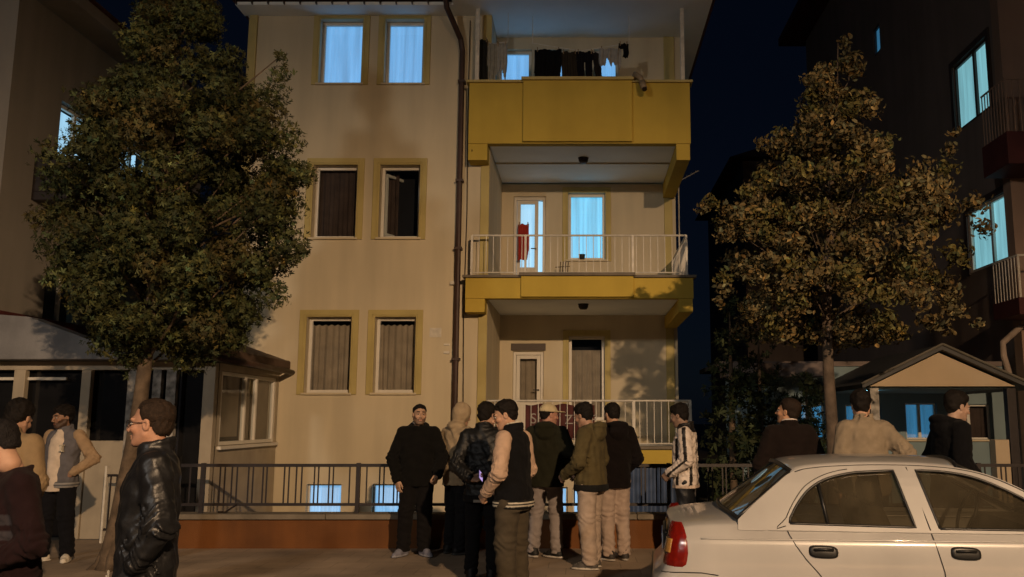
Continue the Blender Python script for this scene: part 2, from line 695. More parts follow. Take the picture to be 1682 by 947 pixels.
w.build('wall', PLASTER, AB)
# basement front under the ground balcony
w = wall(-1.655, 1.80, GR, 0.88, 15.02, [(-0.62, -0.28, 0.06, 0.5), (-0.20, 0.06, 0.06, 0.48)], 0.2)
w.build('wall', PLASTER, AB)
# ochre corner strips
t = MB()
t.box(-1.81, -1.662, 14.962, 15.0, GR, 8.86)
t.box(1.60, 1.76, 17.262, 17.3, 1.18, 6.30)
t.box(1.50, 1.70, 15.862, 15.9, 6.5, 8.86)
t.box(-6.02, -5.87, 14.962, 15.0, GR, 8.86)
t.build('corner_strip', TRIM, AB, bevel=0.004)


def curtain_mesh(x0, x1, y, z0, z1, amp=0.02, waves=7, seed=0, nx=60, nz=14, gather=0.0):
    r = np.random.default_rng(seed)
    u = np.linspace(0, 1, nx)
    z = np.linspace(z0, z1, nz)
    ph = r.uniform(0, 6, 3)
    vs = []
    for j, zz in enumerate(z):
        t = j / (nz - 1)
        for uu in u:
            q = math.sin(uu * waves * 2 * PI + ph[0] + 0.5 * math.sin(uu * 9 + ph[1])) + 0.5 * math.sin(uu * waves * 3.7 + ph[2])
            vs.append((x0 + (x1 - x0) * uu + 0.01 * (1 - t) * math.sin(uu * 12), y + amp * q * (0.5 + 0.5 * (1 - t)), zz + gather * math.sin(uu * waves * 2 * PI + ph[0]) * (1 if j == nz - 1 else 0)))
    fs = [(j * nx + i, j * nx + i + 1, (j + 1) * nx + i + 1, (j + 1) * nx + i) for j in range(nz - 1) for i in range(nx - 1)]
    return vs, fs


def window(x0, x1, z0, z1, y, parent, kind, seed=0, surround=0.118, depth=0.14, fw=0.055, sill=True, frame=None, mull=None):
    """frame in an opening; kind = material of what shows behind the pane"""
    fr = frame or PVC
    f = MB()
    yy = y + depth
    f.box(x0 + 0.002, x0 + fw, yy, yy + 0.06, z0 + 0.002, z1 - 0.002)
    f.box(x1 - fw, x1 - 0.002, yy, yy + 0.06, z0 + 0.002, z1 - 0.002)
    f.box(x0 + fw, x1 - fw, yy, yy + 0.06, z1 - fw, z1 - 0.002)
    f.box(x0 + fw, x1 - fw, yy, yy + 0.06, z0 + 0.002, z0 + fw)
    if mull is not None:
        for q in mull:
            f.box(q - 0.03, q + 0.03, yy + 0.002, yy + 0.058, z0 + fw, z1 - fw)
    W = f.build('window', fr, parent, bevel=0.006)
    p = MB()
    p.add([(x0 + fw, yy + 0.03, z0 + fw), (x1 - fw, yy + 0.03, z0 + fw), (x1 - fw, yy + 0.03, z1 - fw), (x0 + fw, yy + 0.03, z1 - fw)], [(0, 1, 2, 3)])
    p.build('pane', GLASS, W)
    if kind is not None:
        vs, fs = curtain_mesh(x0 + 0.003, x1 - 0.003, yy + 0.14, z0 + 0.003, z1 - 0.003, 0.018, 6 + seed % 4, seed)
        mesh_obj('curtain', vs, fs, kind, W, True)
        rm = MB()
        rm.box(x0 - 0.1, x1 + 0.1, yy + 0.25, yy + 0.28, z0 - 0.1, z1 + 0.1)
        rm.build('room_back', DARKROOM, W)
    if surround:
        s = MB()
        a = surround
        s.box(x0 - a, x0, y - 0.03, y - 0.001, z0 - 0.03, z1 + a)
        s.box(x1, x1 + a, y - 0.03, y - 0.001, z0 - 0.03, z1 + a)
        s.box(x0, x1, y - 0.03, y - 0.001, z1, z1 + a)
        s.box(x0 - a * 0.35, x0 - a * 0.22, y - 0.045, y - 0.031, z0 - 0.03, z1 + a * 0.35)
        s.box(x1 + a * 0.22, x1 + a * 0.35, y - 0.045, y - 0.031, z0 - 0.03, z1 + a * 0.35)
        s.box(x0 - a * 0.35, x1 + a * 0.35, y - 0.045, y - 0.031, z1 + a * 0.22, z1 + a * 0.345)
        s.build('surround', TRIM, W, bevel=0.003)
    if sill:
        s = MB()
        s.box(x0 - 0.04, x1 + 0.04, y - 0.05, y + depth, z0 - 0.035, z0 - 0.001)
        s.build('sill', PLASTER, W, bevel=0.004)
    return W


window(*COLS[0], *ROWS[0], D, AB, LITBLUE, 1)
window(*COLS[1], *ROWS[0], D, AB, LITBLUE, 2)
window(*COLS[0], *ROWS[1], D, AB, CURTB, 3)
W = window(*COLS[1], *ROWS[1], D, AB, None, 4)
b = MB()
b.box(-3.7, -2.75, D + 0.6, D + 0.63, 4.6, 6.2)
b.build('room_back', DARKROOM, W)
b = MB()      # the sash standing open inwards
rot = Matrix.Rotation(R(62), 3, 'Z')
for q in ((0, 0.05, 0, 1.12), (0.55, 0.6, 0, 1.12), (0.05, 0.55, 0, 0.05), (0.05, 0.55, 1.07, 1.12)):
    b.box(-3.50 + q[0], -3.50 + q[1], D + 0.2, D + 0.245, 4.81 + q[2], 4.81 + q[3], rot, (-3.5, D + 0.2, 0))
b.build('open_sash', PVC, W, bevel=0.005)
vs, fs = curtain_mesh(-3.55, -3.33, D + 0.42, 4.76, 6.0, 0.02, 3, 8)
mesh_obj('curtain', vs, fs, CURTB, W, True)
for ci in (0, 1):
    c = COLS[ci]
    W = window(*c, *ROWS[2], D, AB, None, 5)
    b = MB()
    b.box(c[0] - .1, c[1] + .1, D + 0.5, D + 0.53, 1.9, 3.5)
    b.build('room_back', DARKROOM, W)
    vs, fs = curtain_mesh(c[0] + 0.02, c[1] - (0.10 if ci == 0 else 0.06), D + 0.28, 2.07, 3.235, 0.022, 6, 12 + ci, 80, 14, 0.012)
    mesh_obj('curtain', vs, fs, CURT, W, True)
for q in bops:
    window(*q, D, AB, LITBASE, 7, surround=0, depth=0.1, fw=0.03, sill=False)
for q in ((-0.62, -0.28, 0.06, 0.5), (-0.20, 0.06, 0.06, 0.48)):
    window(*q, 15.02, AB, LITBASE, 9, surround=0, depth=0.08, fw=0.03, sill=False)
# loggia openings
window(*tops[0], LT_, AB, LITBLUE, 3, 0.0, 0.08, 0.06, False)
window(*tops[1], LT_, AB, LITBLUE, 4, 0.0, 0.08, 0.06, False, mull=[-0.6])
window(*tops[2], LT_, AB, LITBLUE, 5, 0.0, 0.08, 0.05, False)
window(*lops[1], LB, AB, LITCYAN, 6, 0.11, 0.10, 0.06, True)
W = window(*lops[3], LB, AB, None, 6, 0.11, 0.10, 0.06, True)
b = MB()
b.box(-.45, .55, LB + 0.5, LB + 0.53, 1.5, 3.3)
b.build('room_back', DARKROOM, W)
vs, fs = curtain_mesh(-0.29, 0.36, LB + 0.26, 1.63, 2.98, 0.02, 6, 22)
mesh_obj('curtain', vs, fs, CURT, W, True)


def balcony_door(x0, x1, z0, z1, room, leaf_glass_z, gap, seed):
    f = MB()
    yy = LB + 0.06
    f.box(x0 + .002, x0 + 0.06, yy, yy + 0.07, z0, z1 - .002)
    f.box(x1 - 0.06, x1 - .002, yy, yy + 0.07, z0, z1 - .002)
    f.box(x0 + 0.06, x1 - 0.06, yy, yy + 0.07, z1 - 0.07, z1 - .002)
    dr = f.build('door', PVC, AB, bevel=0.006)
    a, b = x0 + 0.065, x1 - 0.065 - gap
    lf = MB()
    zt = z1 - 0.075
    lf.box(a, a + 0.07, yy + .005, yy + 0.06, z0 + .02, zt)
    lf.box(b - 0.07, b, yy + .005, yy + 0.06, z0 + .02, zt)
    lf.box(a + .07, b - .07, yy + .005, yy + 0.06, zt - 0.07, zt)
    lf.box(a + .07, b - .07, yy + .005, yy + 0.06, z0 + .02, leaf_glass_z)
    lf.box(a + .09, b - .09, yy - .004, yy + 0.004, z0 + .1, leaf_glass_z - .08)
    le = lf.build('leaf', PVC, dr, bevel=0.005)
    p = MB()
    p.add([(a + .07, yy + 0.03, leaf_glass_z), (b - .07, yy + 0.03, leaf_glass_z), (b - .07, yy + 0.03, zt - .07), (a + .07, yy + 0.03, zt - .07)], [(0, 1, 2, 3)])
    p.build('pane', GLASS, dr)
    h = MB()
    h.box(b - .05, b - .02, yy - .03, yy + .005, z0 + 1.0, z0 + 1.03)
    h.box(b - .14, b - .02, yy - .04, yy - .025, z0 + 1.005, z0 + 1.025)
    h.build('handle', BLACKIRON, dr)
    if room:
        vs, fs = curtain_mesh(x0 + .003, x1 - .003, LB + 0.42, z0 + .003, z1 - .003, 0.018, 5, seed)
        mesh_obj('room_glow', vs, fs, room, dr, True)
    return dr


dm = balcony_door(*lops[0], LITPALE, 4.62, 0.085, 31)
db = balcony_door(*lops[2], None, 1.95, 0.0, 32)
b = MB()
b.box(-1.6, -.6, LB + 0.5, LB + 0.53, 1, 3.1)
b.build('room_back', DARKROOM, db)
vs, fs = curtain_mesh(-1.28, -0.95, LB + 0.25, 1.2, 2.8, 0.02, 3, 33)
mesh_obj('curtain', vs, fs, CURT, db, True)
b = MB()      # roller box above the ground floor door
b.box(-1.44, -0.76, LB - 0.03, LB - .001, 2.95, 3.09)
b.build('shutter_box', DARKPVC, AB, bevel=0.008)

# slabs, parapets and cheeks of the balconies
PF = 14.65


def slab(zb, zt, drop):
    s = MB()
    s.box(-1.655, 1.80, 14.83, LB - 0.002, zb + 0.03, zb + 0.17)
    s.build('balcony_slab', SOFFIT, AB)
    s = MB()
    s.box(-2.0, -1.67, PF + 0.012, 14.998, zb - drop, zb - 0.002)
    s.build('balcony_cheek', OCHRE, AB, bevel=0.006)
    s = MB()
    s.box(1.58, 1.815, PF + 0.012, LB - 0.004, zb - drop, zb - 0.002)
    s.build('balcony_cheek', OCHRE, AB, bevel=0.006)
    s = MB()
    s.box(-2.0, 1.83, PF, 14.82, zb, zt)
    s.box(-1.06, 0.82, PF - 0.07, PF + 0.002, zb + 0.02, zt + 0.02)
    s.build('parapet', OCHRE, AB, bevel=0.006)
    s = MB()
    s.box(-2.05, -1.063, PF - 0.05, 14.87, zt + .001, zt + 0.045)
    s.box(0.823, 1.88, PF - 0.05, 14.87, zt + .001, zt + 0.045)
    s.box(-1.09, 0.85, PF - 0.12, 14.872, zt + 0.021, zt + 0.075)
    s.build('parapet_cap', TRIM if zt - zb > .6 else CONC, AB, bevel=0.006)
    s = MB()
    s.box(1.66, 1.828, 14.823, LB - 0.004, zb, zt)
    s.build('side_parapet', OCHRE, AB, bevel=0.006)


slab(6.31, 7.40, 0.29)
slab(3.62, 3.97, 0.23)
s = MB()
s.box(-1.655, 1.79, 14.83, LB - 0.002, 0.97, 1.15)
s.build('balcony_slab', SOFFIT, AB)
s = MB()
s.box(-1.655, 1.80, PF, 14.828, 0.89, 1.13)
s.build('parapet', OCHRE, AB, bevel=0.006)
s = MB()
s.box(-1.655, 1.84, PF - 0.05, 14.87, 1.131, 1.18)
s.build('parapet_cap', CONC, AB, bevel=0.006)


def railing(xs, zb, zt, xa, xb, side=True):
    rl = MB()
    yy = PF + 0.07
    rl.tube([(xa, yy, zt), (xb, yy, zt)], 0.017, 8)
    rl.tube([(xa, yy, zb + 0.03), (xb, yy, zb + 0.03)], 0.012, 6)
    if side:
        rl.tube([(xb, yy, zt), (xb, LB - .01, zt)], 0.017, 8)
        rl.tube([(xb, yy, zb + .03), (xb, LB - .01, zb + .03)], 0.012, 6)
    for q in xs:
        rl.box(q - 0.018, q + 0.018, yy - .018, yy + .018, zb - .03, zt)
    bl = rl
    n = int((xb - xa) / 0.118)
    for i in range(1, n):
        q = xa + (xb - xa) * i / n
        bl.box(q - 0.005, q + 0.005, yy - .005, yy + .005, zb + .022, zt + .002)
    if side:
        for i in range(1, 22):
            q = yy + (LB - yy) * i / 22
            bl.box(xb - 0.006, xb + 0.006, q - .006, q + .006, zb + .022, zt + .002)
    rl.build('railing', RAILW, AB)


railing([-1.91, -1.0, 0.82, 1.73], 4.04, 4.71, -1.91, 1.73)
railing([-1.6, -1.15, 0.1, 0.82, 1.75], 1.19, 1.92, -1.6, 1.75)
for q in (-1.88, 1.72):
    s = MB()
    s.box(q - .035, q + .035, 14.70, 14.77, 7.44, 8.86)
    s.build('canopy_post', RAILW, AB, bevel=0.005)
# eaves and roof
s = MB()
s.box(-6.12, -2.3, 14.56, 15.0, 8.80, 8.858)
s.box(-2.299, 2.22, 14.30, 24.4, 8.80, 8.858)
s.box(-6.12, -2.301, 15.0, 24.4, 8.862, 8.90)
s.build('eaves', SOFFIT, AB, bevel=0.005)
s = MB()
for i in range(30):      # fascia gutter with brackets
    x = -6.1 + i * 0.28
    s.box(x, x + .012, (14.50 if x < -2.3 else 14.24), (14.56 if x < -2.3 else 14.30), 8.80, 8.87)
s.box(-6.16, -2.30, 14.47, 14.558, 8.88, 8.96)
s.box(-2.299, 2.26, 14.21, 14.298, 8.88, 8.96)
s.build('gutter', BROWNPIPE, AB)
s = MB()
rf = [(-6.2, 14.4, 8.905), (2.3, 14.2, 8.905), (2.3, 24.6, 8.905), (-6.2, 24.6, 8.905), (-3.6, 18.8, 11.0), (-0.6, 18.8, 11.0)]
s.add(rf, [(0, 1, 5, 4), (1, 2, 5), (2, 3, 4, 5), (3, 0, 4), (0, 3, 2, 1)])
s.build('roof', TILE, AB)
# downpipe
s = MB()
s.tube([(-2.42, 14.42, 8.92), (-2.40, 14.5, 8.72), (-2.2, 14.86, 8.3), (-2.17, 14.9, 8.1), (-2.17, 14.9, 4.2), (-2.17, 14.9, 0.0)], 0.05, 10)
for z in (7.5, 5.7, 4.5, 2.6, 1.0):
    s.box(-2.235, -2.105, 14.84, 14.999, z, z + .04)
s.build('downpipe', BROWNPIPE, AB, smooth=False)
s = MB()
s.box(-2.30, -2.20, 14.93, 14.999, 3.90, 3.96)
s.box(-2.39, -2.29, 14.975, 14.999, 2.86, 2.89)
s.box(-2.39, -2.29, 14.975, 14.999, 2.72, 2.76)
s.build('cable_clip', RAILW, AB)
# round lamps (off) under two balconies
for z in (6.34, 3.65):
    s = MB()
    s.lathe([(0.0, -0.10), (0.06, -0.095), (0.085, -0.06), (0.09, -0.02), (0.10, 0.0), (0.0, 0.0)], 18, (-0.02, 15.6, z))
    s.build('ceiling_lamp', BLACKIRON, AB, True)
# camera on a bent arm over the top parapet
s = MB()
s.tube([(0.86, 14.72, 7.46), (0.88, 14.52, 7.50), (0.96, 14.46, 7.42), (1.0, 14.44, 7.32)], [0.05, 0.055, 0.05, 0.045], 10)
s.tube([(0.985, 14.45, 7.34), (1.02, 14.40, 7.20)], [0.06, 0.055], 12)
cm = s.build('security_camera', mat('beige_plastic', (0.25, 0.19, 0.12), 0.5), AB, True)
s = MB()
s.tube([(1.02, 14.395, 7.205), (1.028, 14.38, 7.17)], [0.042, 0.04], 12)
s.build('lens', BLACKIRON, cm)
# vent grille and a slack cable on the facade
s = MB()
for i in range(6):
    s.box(-2.62, -2.46, 14.985, 14.999, 3.02 + i * .022, 3.032 + i * .022)
s.box(-2.64, -2.44, 14.992, 14.998, 3.0, 3.16)
s.build('vent', RAILW, AB)
s = MB()
s.tube([(-2.05, 14.97, 8.7), (-2.06, 14.965, 7), (-2.04, 14.97, 5.2), (-2.06, 14.96, 3.3), (-2.03, 14.97, 1.2)], .008, 5)
s.tube([(-2.06, 14.965, 6.1), (-1.95, 14.8, 6.05), (-1.93, 14.63, 6.2)], .006, 5)
s.build('cable', BLACKIRON, AB)
# aerial beyond the right edge
s = MB()
s.tube([(1.93, 17.6, 4.9), (1.93, 17.6, 6.62)], 0.014, 6)
s.tube([(1.93, 17.6, 6.45), (2.35, 17.6, 6.68)], 0.008, 5)
s.tube([(1.83, 17.6, 5.0), (1.95, 17.6, 5.0)], 0.012, 5)
for i in range(4):
    s.tube([(2.0 + i * .09, 17.45, 6.5 + i * .045), (2.0 + i * .09, 17.75, 6.5 + i * .045)], 0.004, 4)
s.build('aerial', RAILW, AB)

# blue tarpaulin hung under the ground balcony
vs, fs = curtain_mesh(0.42, 1.75, 14.9, 0.0, 0.88, 0.035, 9, 44, 120, 10)
tp = mesh_obj('tarpaulin', vs, fs, mat('blue_tarpaulin', (0.055, 0.085, 0.16), 0.55, 0.3, 6), None, True)
sd = tp.modifiers.new('s', 'SOLIDIFY')
sd.thickness = 0.006
setp(tp, 'blue grey tarpaulin hanging in folds below the ground floor balcony', 'tarpaulin')
# ------------------------------------------------------------------ kiosk with the sloping roof, left
KPANEL = mat('cream_panel', (0.40, 0.34, 0.25), 0.6, 0.15, 3, 0.2, 80, streak=0.15)
KPOST = mat('mottled_post', (0.33, 0.31, 0.28), 0.75, 0.75, 9, 0.4, 40)
MEMB = mat('grey_roof_sheet', (0.22, 0.22, 0.225), 0.7, 0.25, 2.5, 0.3, 30, streak=0.2)
FASC = mat('dull_fascia', (0.12, 0.11, 0.09), 0.7, 0.2, 5)
KROOF = mat('brown_roof_edge', (0.12, 0.075, 0.052), 0.7, 0.25, 5)
DGLASS = mat('dark_door_glass', (0.012, 0.012, 0.013), 0.12, 0.2, 3, spec=0.5)
KI = empty('kiosk', (0, 0, 0), 0, 'low white framed kiosk with dark doorways and grey sloping roof', 'kiosk')
# right side: panel with a three-light window
w = wall(12.52, 14.98, -0.1, 2.40, -5.16, [(12.62, 14.86, 1.24, 2.30)], 0.12, 'x+')
w.build('wall', KPANEL, KI)
f = MB()
X = -5.20
for y in (12.625, 13.55, 14.0, 14.795):
    f.box(X - .03, X + .03, y, y + .06, 1.245, 2.295)
f.box(X - .028, X + .028, 12.685, 14.795, 1.245, 1.30)
f.box(X - .028, X + .028, 12.685, 14.795, 2.24, 2.295)
f.box(X + .042, X + .10, 12.56, 14.92, 1.19, 1.238)
kw = f.build('window', PVC, KI, bevel=0.006)
f = MB()
f.add([(X, 12.68, 1.29), (X, 14.8, 1.29), (X, 14.8, 2.25), (X, 12.68, 2.25)], [(0, 1, 2, 3)])
f.build('pane', GLASS, kw)
for a, b, z in ((12.70, 13.53, 1.36), (13.62, 13.98, 1.30), (14.07, 14.79, 1.30)):
    f = MB()
    f.box(X - .07, X - .06, a, b, z, 2.24)
    f.build('blind', BLIND, kw)
f = MB()
f.box(X - .5, X - .47, 12.5, 14.9, 1.1, 2.4)
f.build('room_back', DARKROOM, kw)
# front: posts and dark openings (pixel columns 0..372 at 12.5 m)
f = MB()
f.box(-5.33, -5.165, 12.40, 12.515, -0.1, 2.40)
f.build('corner_post', KPANEL, KI, bevel=0.006)
for a, b, mtl in ((-5.86, -5.72, KPOST), (-6.05, -5.93, KPOST), (-6.40, -6.27, KPOST), (-7.05, -6.92, KPANEL), (-8.0, -7.84, KPANEL), (-9.2, -9.0, KPANEL)):
    f = MB()
    f.box(a, b, 12.42, 12.52, -0.1, 2.30)
    f.build('post', mtl, KI, bevel=0.008)
f = MB()
f.box(-10.5, -5.335, 12.44, 12.52, 2.301, 2.42)
f.build('lintel', KPANEL, KI, bevel=0.005)
f = MB()
f.box(-10.5, -5.34, 12.60, 12.63, -0.1, 2.3)
f.build('doorway_glass', DGLASS, KI)
f = MB()
f.box(-6.915, -6.405, 12.45, 12.52, -0.1, 1.32)
f.box(-6.30, -6.06, 12.46, 12.52, -0.1, 1.25)
f.build('door_panel', KPANEL, KI, bevel=0.01)
f = MB()
f.box(-8.9, -7.3, 12.48, 12.51, 2.16, 2.2)
f.build('blind_rail', RAILW, KI)
# roof: fascia, overhanging lean-to edge on the right, grey sheet gable over the front
f = MB()
f.prism([(-10.5, 2.43), (-6.45, 2.43), (-6.45, 2.56), (-7.7, 3.02), (-9.0, 3.12), (-10.5, 3.12)], 12.15, 12.5)
f.build('roof_sheet', MEMB, KI, bevel=0.01)
f = MB()
f.prism_x([(12.1, 2.42), (12.1, 2.56), (15.0, 2.60), (15.0, 2.44)], -6.44, -5.0)
f.build('roof_fascia', FASC, KI, bevel=0.01)
f = MB()
f.add([(-4.98, 12.05, 2.46), (-4.98, 14.99, 2.46), (-6.4, 14.99, 3.0), (-6.4, 12.05, 2.96),
       (-4.98, 12.05, 2.58), (-4.98, 14.99, 2.58), (-6.4, 14.99, 3.08), (-6.4, 12.05, 3.04)],
      [(0, 3, 2, 1), (4, 5, 6, 7), (0, 1, 5, 4), (1, 2, 6, 5), (2, 3, 7, 6), (3, 0, 4, 7)])
f.build('roof_edge', KROOF, KI, bevel=0.008)
f = MB()
f.tube([(-4.94, 12.0, 2.44), (-4.94, 14.98, 2.40)], 0.045, 8)
f.build('roof_gutter', BROWNPIPE, KI, True)
f = MB()
f.box(-10.5, -5.17, 12.53, 15.0, 2.401, 2.419)
f.build('ceiling', FASC, KI)

# small iron gate beside the kiosk door
g = empty('iron_gate', (-6.35, 12.0, 0), R(-4), 'short dark iron gate with white upright, left of the leaning tree trunk', 'gate')
f = MB()
f.box(0, 0.5, -.015, .015, 0.86, 0.89)
f.box(0, 0.5, -.015, .015, 0.16, 0.19)
for i in range(6):
    f.box(0.04 + i * .085, 0.055 + i * .085, -.007, .007, .19, .86)
f.build('bars', BLACKIRON, g)
f = MB()
f.box(-.03, .0, -.03, .03, 0.0, 1.0)
f.build('post', RAILW, g, bevel=.004)

# ------------------------------------------------------------------ left apartment house
GREYP = mat('grey_plaster', (0.27, 0.245, 0.21), 0.9, 0.12, 0.8, 0.3, 120, streak=0.12)
LA = empty('apartment_house', (0, 0, 0), 0, 'tall dark grey house behind the green tree at the left edge', 'apartment house')
w = wall(12.5, 19.0, -0.1, 8.05, -8.5, [(13.75, 14.95, 5.55, 6.75), (15.6, 16.8, 5.55, 6.75), (13.75, 14.95, 2.6, 4.0)], 0.2, 'x+')
w.build('wall', GREYP, LA)
w = MB()
w.box(-15, -8.503, 12.5, 12.7, -0.1, 8.05)
w.box(-15, -8.503, 18.8, 19.0, -0.1, 8.05)
w.box(-15.2, -15, 12.5, 19.0, -0.1, 8.05)
w.build('wall', GREYP, LA)
for k, (a, b, c, d) in enumerate([(13.75, 14.95, 5.55, 6.75), (15.6, 16.8, 5.55, 6.75), (13.75, 14.95, 2.6, 4.0)]):
    f = MB()
    x = -8.64
    f.box(x - .03, x + .03, a + .003, a + .06, c + .003, d - .003)
    f.box(x - .03, x + .03, b - .06, b - .003, c + .003, d - .003)
    f.box(x - .03, x + .03, a + .06, b - .06, c + .003, c + .06)
    f.box(x - .03, x + .03, a + .06, b - .06, d - .06, d - .003)
    f.box(x - .028, x + .028, (a + b) / 2 - .03, (a + b) / 2 + .03, c + .06, d - .06)
    wn = f.build('window', PVC, LA, bevel=.005)
    f = MB()
    f.box(x - .2, x - .19, a + .003, b - .003, c + .003, d - .003)
    f.build('curtain', LITPALE if k < 2 else DARKROOM, wn)
    f = MB()
    f.add([(x, a + .05, c + .05), (x, b - .05, c + .05), (x, b - .05, d - .05), (x, a + .05, d - .05)], [(0, 1, 2, 3)])
    f.build('pane', GLASS, wn)
f = MB()
f.box(-8.498, -7.95, 13.2, 15.2, 4.95, 5.08)
f.box(-8.02, -7.95, 13.2, 15.2, 5.081, 5.65)
f.box(-8.498, -8.021, 13.2, 13.27, 5.081, 5.65)
f.box(-8.498, -8.021, 15.13, 15.2, 5.081, 5.65)
f.build('balcony', BLACKIRON, LA, bevel=.005)
f = MB()
f.box(-15.5, -7.95, 11.95, 19.6, 8.06, 8.26)
f.build('eaves', GREYP, LA, bevel=.01)
f = MB()
f.add([(-15.6, 11.85, 8.265), (-7.85, 11.85, 8.265), (-7.85, 19.7, 8.265), (-15.6, 19.7, 8.265), (-11.7, 15.7, 10.6)],
      [(0, 1, 4), (1, 2, 4), (2, 3, 4), (3, 0, 4), (0, 3, 2, 1)])
f.build('roof', TILE, LA)
f = MB()
f.box(-8.497, -8.42, 12.4, 19.0, 3.05, 3.17)
f.box(-15.0, -8.42, 12.3, 12.399, 3.05, 3.17)
f.build('string_course', mat('dark_red_band', (0.09, 0.02, 0.018), 0.7, 0.2, 4), LA)

# ------------------------------------------------------------------ right apartment house
DKP = mat('taupe_plaster', (0.22, 0.175, 0.155), 0.9, 0.12, 0.8, 0.3, 120, streak=0.12)
BRP = mat('brown_plaster', (0.32, 0.22, 0.165), 0.9, 0.12, 0.9, 0.3, 120, streak=0.12)
REDP = mat('dark_red_paint', (0.07, 0.016, 0.016), 0.75, 0.2, 3)
RA = empty('apartment_house', (0, 0, 0), 0, 'tall dark house with lit windows rising at the right edge', 'apartment house')
XR = 8.2
rops = [(17.05, 18.7, 7.85, 9.35), (16.72, 18.45, 4.68, 6.0), (23.2, 23.75, 11.75, 12.55)]
w = wall(16.5, 31.0, -0.1, 15.5, XR, rops, 0.22, 'x-')
w.build('wall', DKP, RA)
w = MB()
w.box(8.403, 20, 30.8, 31.0, -0.1, 15.5)
w.box(19.8, 20, 16.5, 30.79, -0.1, 15.5)
w.build('wall', DKP, RA)
w = MB()
w.box(8.05, 20, 16.2, 16.5, -0.1, 15.5)
w.build('wall', BRP, RA)
for k, (a, b, c, d) in enumerate(rops):
    f = MB()
    x = XR + 0.045
    f.box(x - .03, x + .03, a + .003, a + .06, c + .003, d - .003)
    f.box(x - .03, x + .03, b - .06, b - .003, c + .003, d - .003)
    f.box(x - .03, x + .03, a + .06, b - .06, c + .003, c + .06)
    f.box(x - .03, x + .03, a + .06, b - .06, d - .06, d - .003)
    if k < 2:
        m_ = a + (b - a) * 0.42
        f.box(x - .028, x + .028, m_ - .045, m_ + .045, c + .06, d - .06)
    wn = f.build('window', DARKPVC if k != 1 else PVC, RA, bevel=.005)
    vs, fs = curtain_mesh(a + .003, b - .003, 0, c + .003, d - .003, 0.02, 7, 50 + k)
    vs = [(x + 0.07 + q[1], q[0], q[2]) for q in vs]
    mesh_obj('curtain', vs, fs, LITCOOL if k < 2 else LITDIM, wn, True)
    f = MB()
    f.add([(x, a + .05, c + .05), (x, b - .05, c + .05), (x, b - .05, d - .05), (x, a + .05, d - .05)], [(0, 1, 2, 3)])
    f.build('pane', GLASS, wn)
    if k < 2:
        f = MB()
        f.box(XR - .04, XR - .001, a - .14, a, c - .04, d + .14)
        f.box(XR - .04, XR - .001, b, b + .14, c - .04, d + .14)
        f.box(XR - .04, XR - .001, a, b, d, d + .14)
        f.build('surround', DARKPVC, wn, bevel=.004)
for zs, zt in ((6.12, 6.72), (3.42, 3.72)):
    f = MB()
    f.box(7.55, 13.0, 15.2, 16.198, zs, zt)
    f.build('balcony_slab', REDP, RA, bevel=.01)
    f = MB()
    hh = 1.0 if zs > 5 else 0.75
    f.tube([(7.6, 16.19, zt + hh), (7.6, 15.25, zt + hh), (12.9, 15.25, zt + hh)], 0.02, 6)
    for i in range(9):
        f.box(7.592, 7.608, 15.25 + i * .115 - .008, 15.25 + i * .115 + .008, zt + .001, zt + hh)
    for i in range(44):
        f.box(7.62 + i * .12 - .008, 7.62 + i * .12 + .008, 15.242, 15.258, zt + .001, zt + hh)
    f.build('balcony_railing', BRP if zs > 5 else RAILW, RA)
f = MB()
f.box(7.3, 20.5, 15.4, 31.5, 15.51, 15.8)
f.build('eaves', REDP, RA, bevel=.01)
f = MB()
f.tube([(8.0, 16.1, 3.3), (7.55, 15.9, 2.98), (7.55, 15.9, 2.75), (7.62, 15.9, 2.45), (7.62, 15.9, -0.1)], 0.055, 10)
f.build('downpipe', mat('pale_pipe', (0.34, 0.27, 0.22), 0.6, 0.2, 5), RA)

# ------------------------------------------------------------------ low wing with gabled porch
TEAL = mat('teal_grey_plaster', (0.20, 0.27, 0.29), 0.85, 0.12, 1.2, 0.3, 100, streak=0.1)
GABLE = mat('cream_gable', (0.42, 0.33, 0.22), 0.85, 0.1, 1.5, 0.25, 100)
PO = empty('gabled_porch', (0, 0, 0), 0, 'low annexe with cream gabled porch and blue lit windows', 'porch')
pops = [(4.12, 4.58, 1.25, 1.92), (4.98, 5.20, 1.25, 1.9), (5.46, 5.66, 1.25, 1.9), (6.12, 6.72, 1.24, 1.93), (6.98, 7.75, 1.24, 1.90)]
w = wall(2.7, 8.03, -0.1, 2.62, 17.0, pops, 0.18)
w.build('wall', TEAL, PO)
for k, q in enumerate(pops):
    window(*q, 17.0, PO, [LITDIM, LITDIM, LITDIM, LITDIM, CURTB][k], 60 + k, surround=0, depth=0.06, fw=0.035, sill=(k > 2), frame=PVC, mull=[(q[0] + q[1]) / 2 - .02] if q[1] - q[0] > .4 else None)
f = MB()
f.box(2.6, 4.40, 16.2, 17.0, 2.40, 2.64)
f.box(2.6, 8.03, 17.0, 20.0, 2.63, 2.72)
f.build('flat_roof', DKP, PO)
gx0, gx1, gp = 4.50, 6.80, 5.62
f = MB()
f.prism([(gx0, 2.13), (gx1, 2.13), (gp, 2.66)], 14.0, 14.1)
f.build('gable', GABLE, PO, bevel=.004)
f = MB()
for (xa, za), (xb, zb) in (((gx0 - .16, 2.09), (gp, 2.70)), ((gx1 + .2, 2.07), (gp, 2.70))):
    f.add([(xa, 13.85, za), (xb, 13.85, zb), (xb, 16.98, zb), (xa, 16.98, za),
           (xa, 13.85, za + .07), (xb, 13.85, zb + .08), (xb, 16.98, zb + .08), (xa, 16.98, za + .07)],
          [(0, 1, 2, 3), (4, 7, 6, 5), (0, 4, 5, 1), (1, 5, 6, 2), (2, 6, 7, 3), (3, 7, 4, 0)])
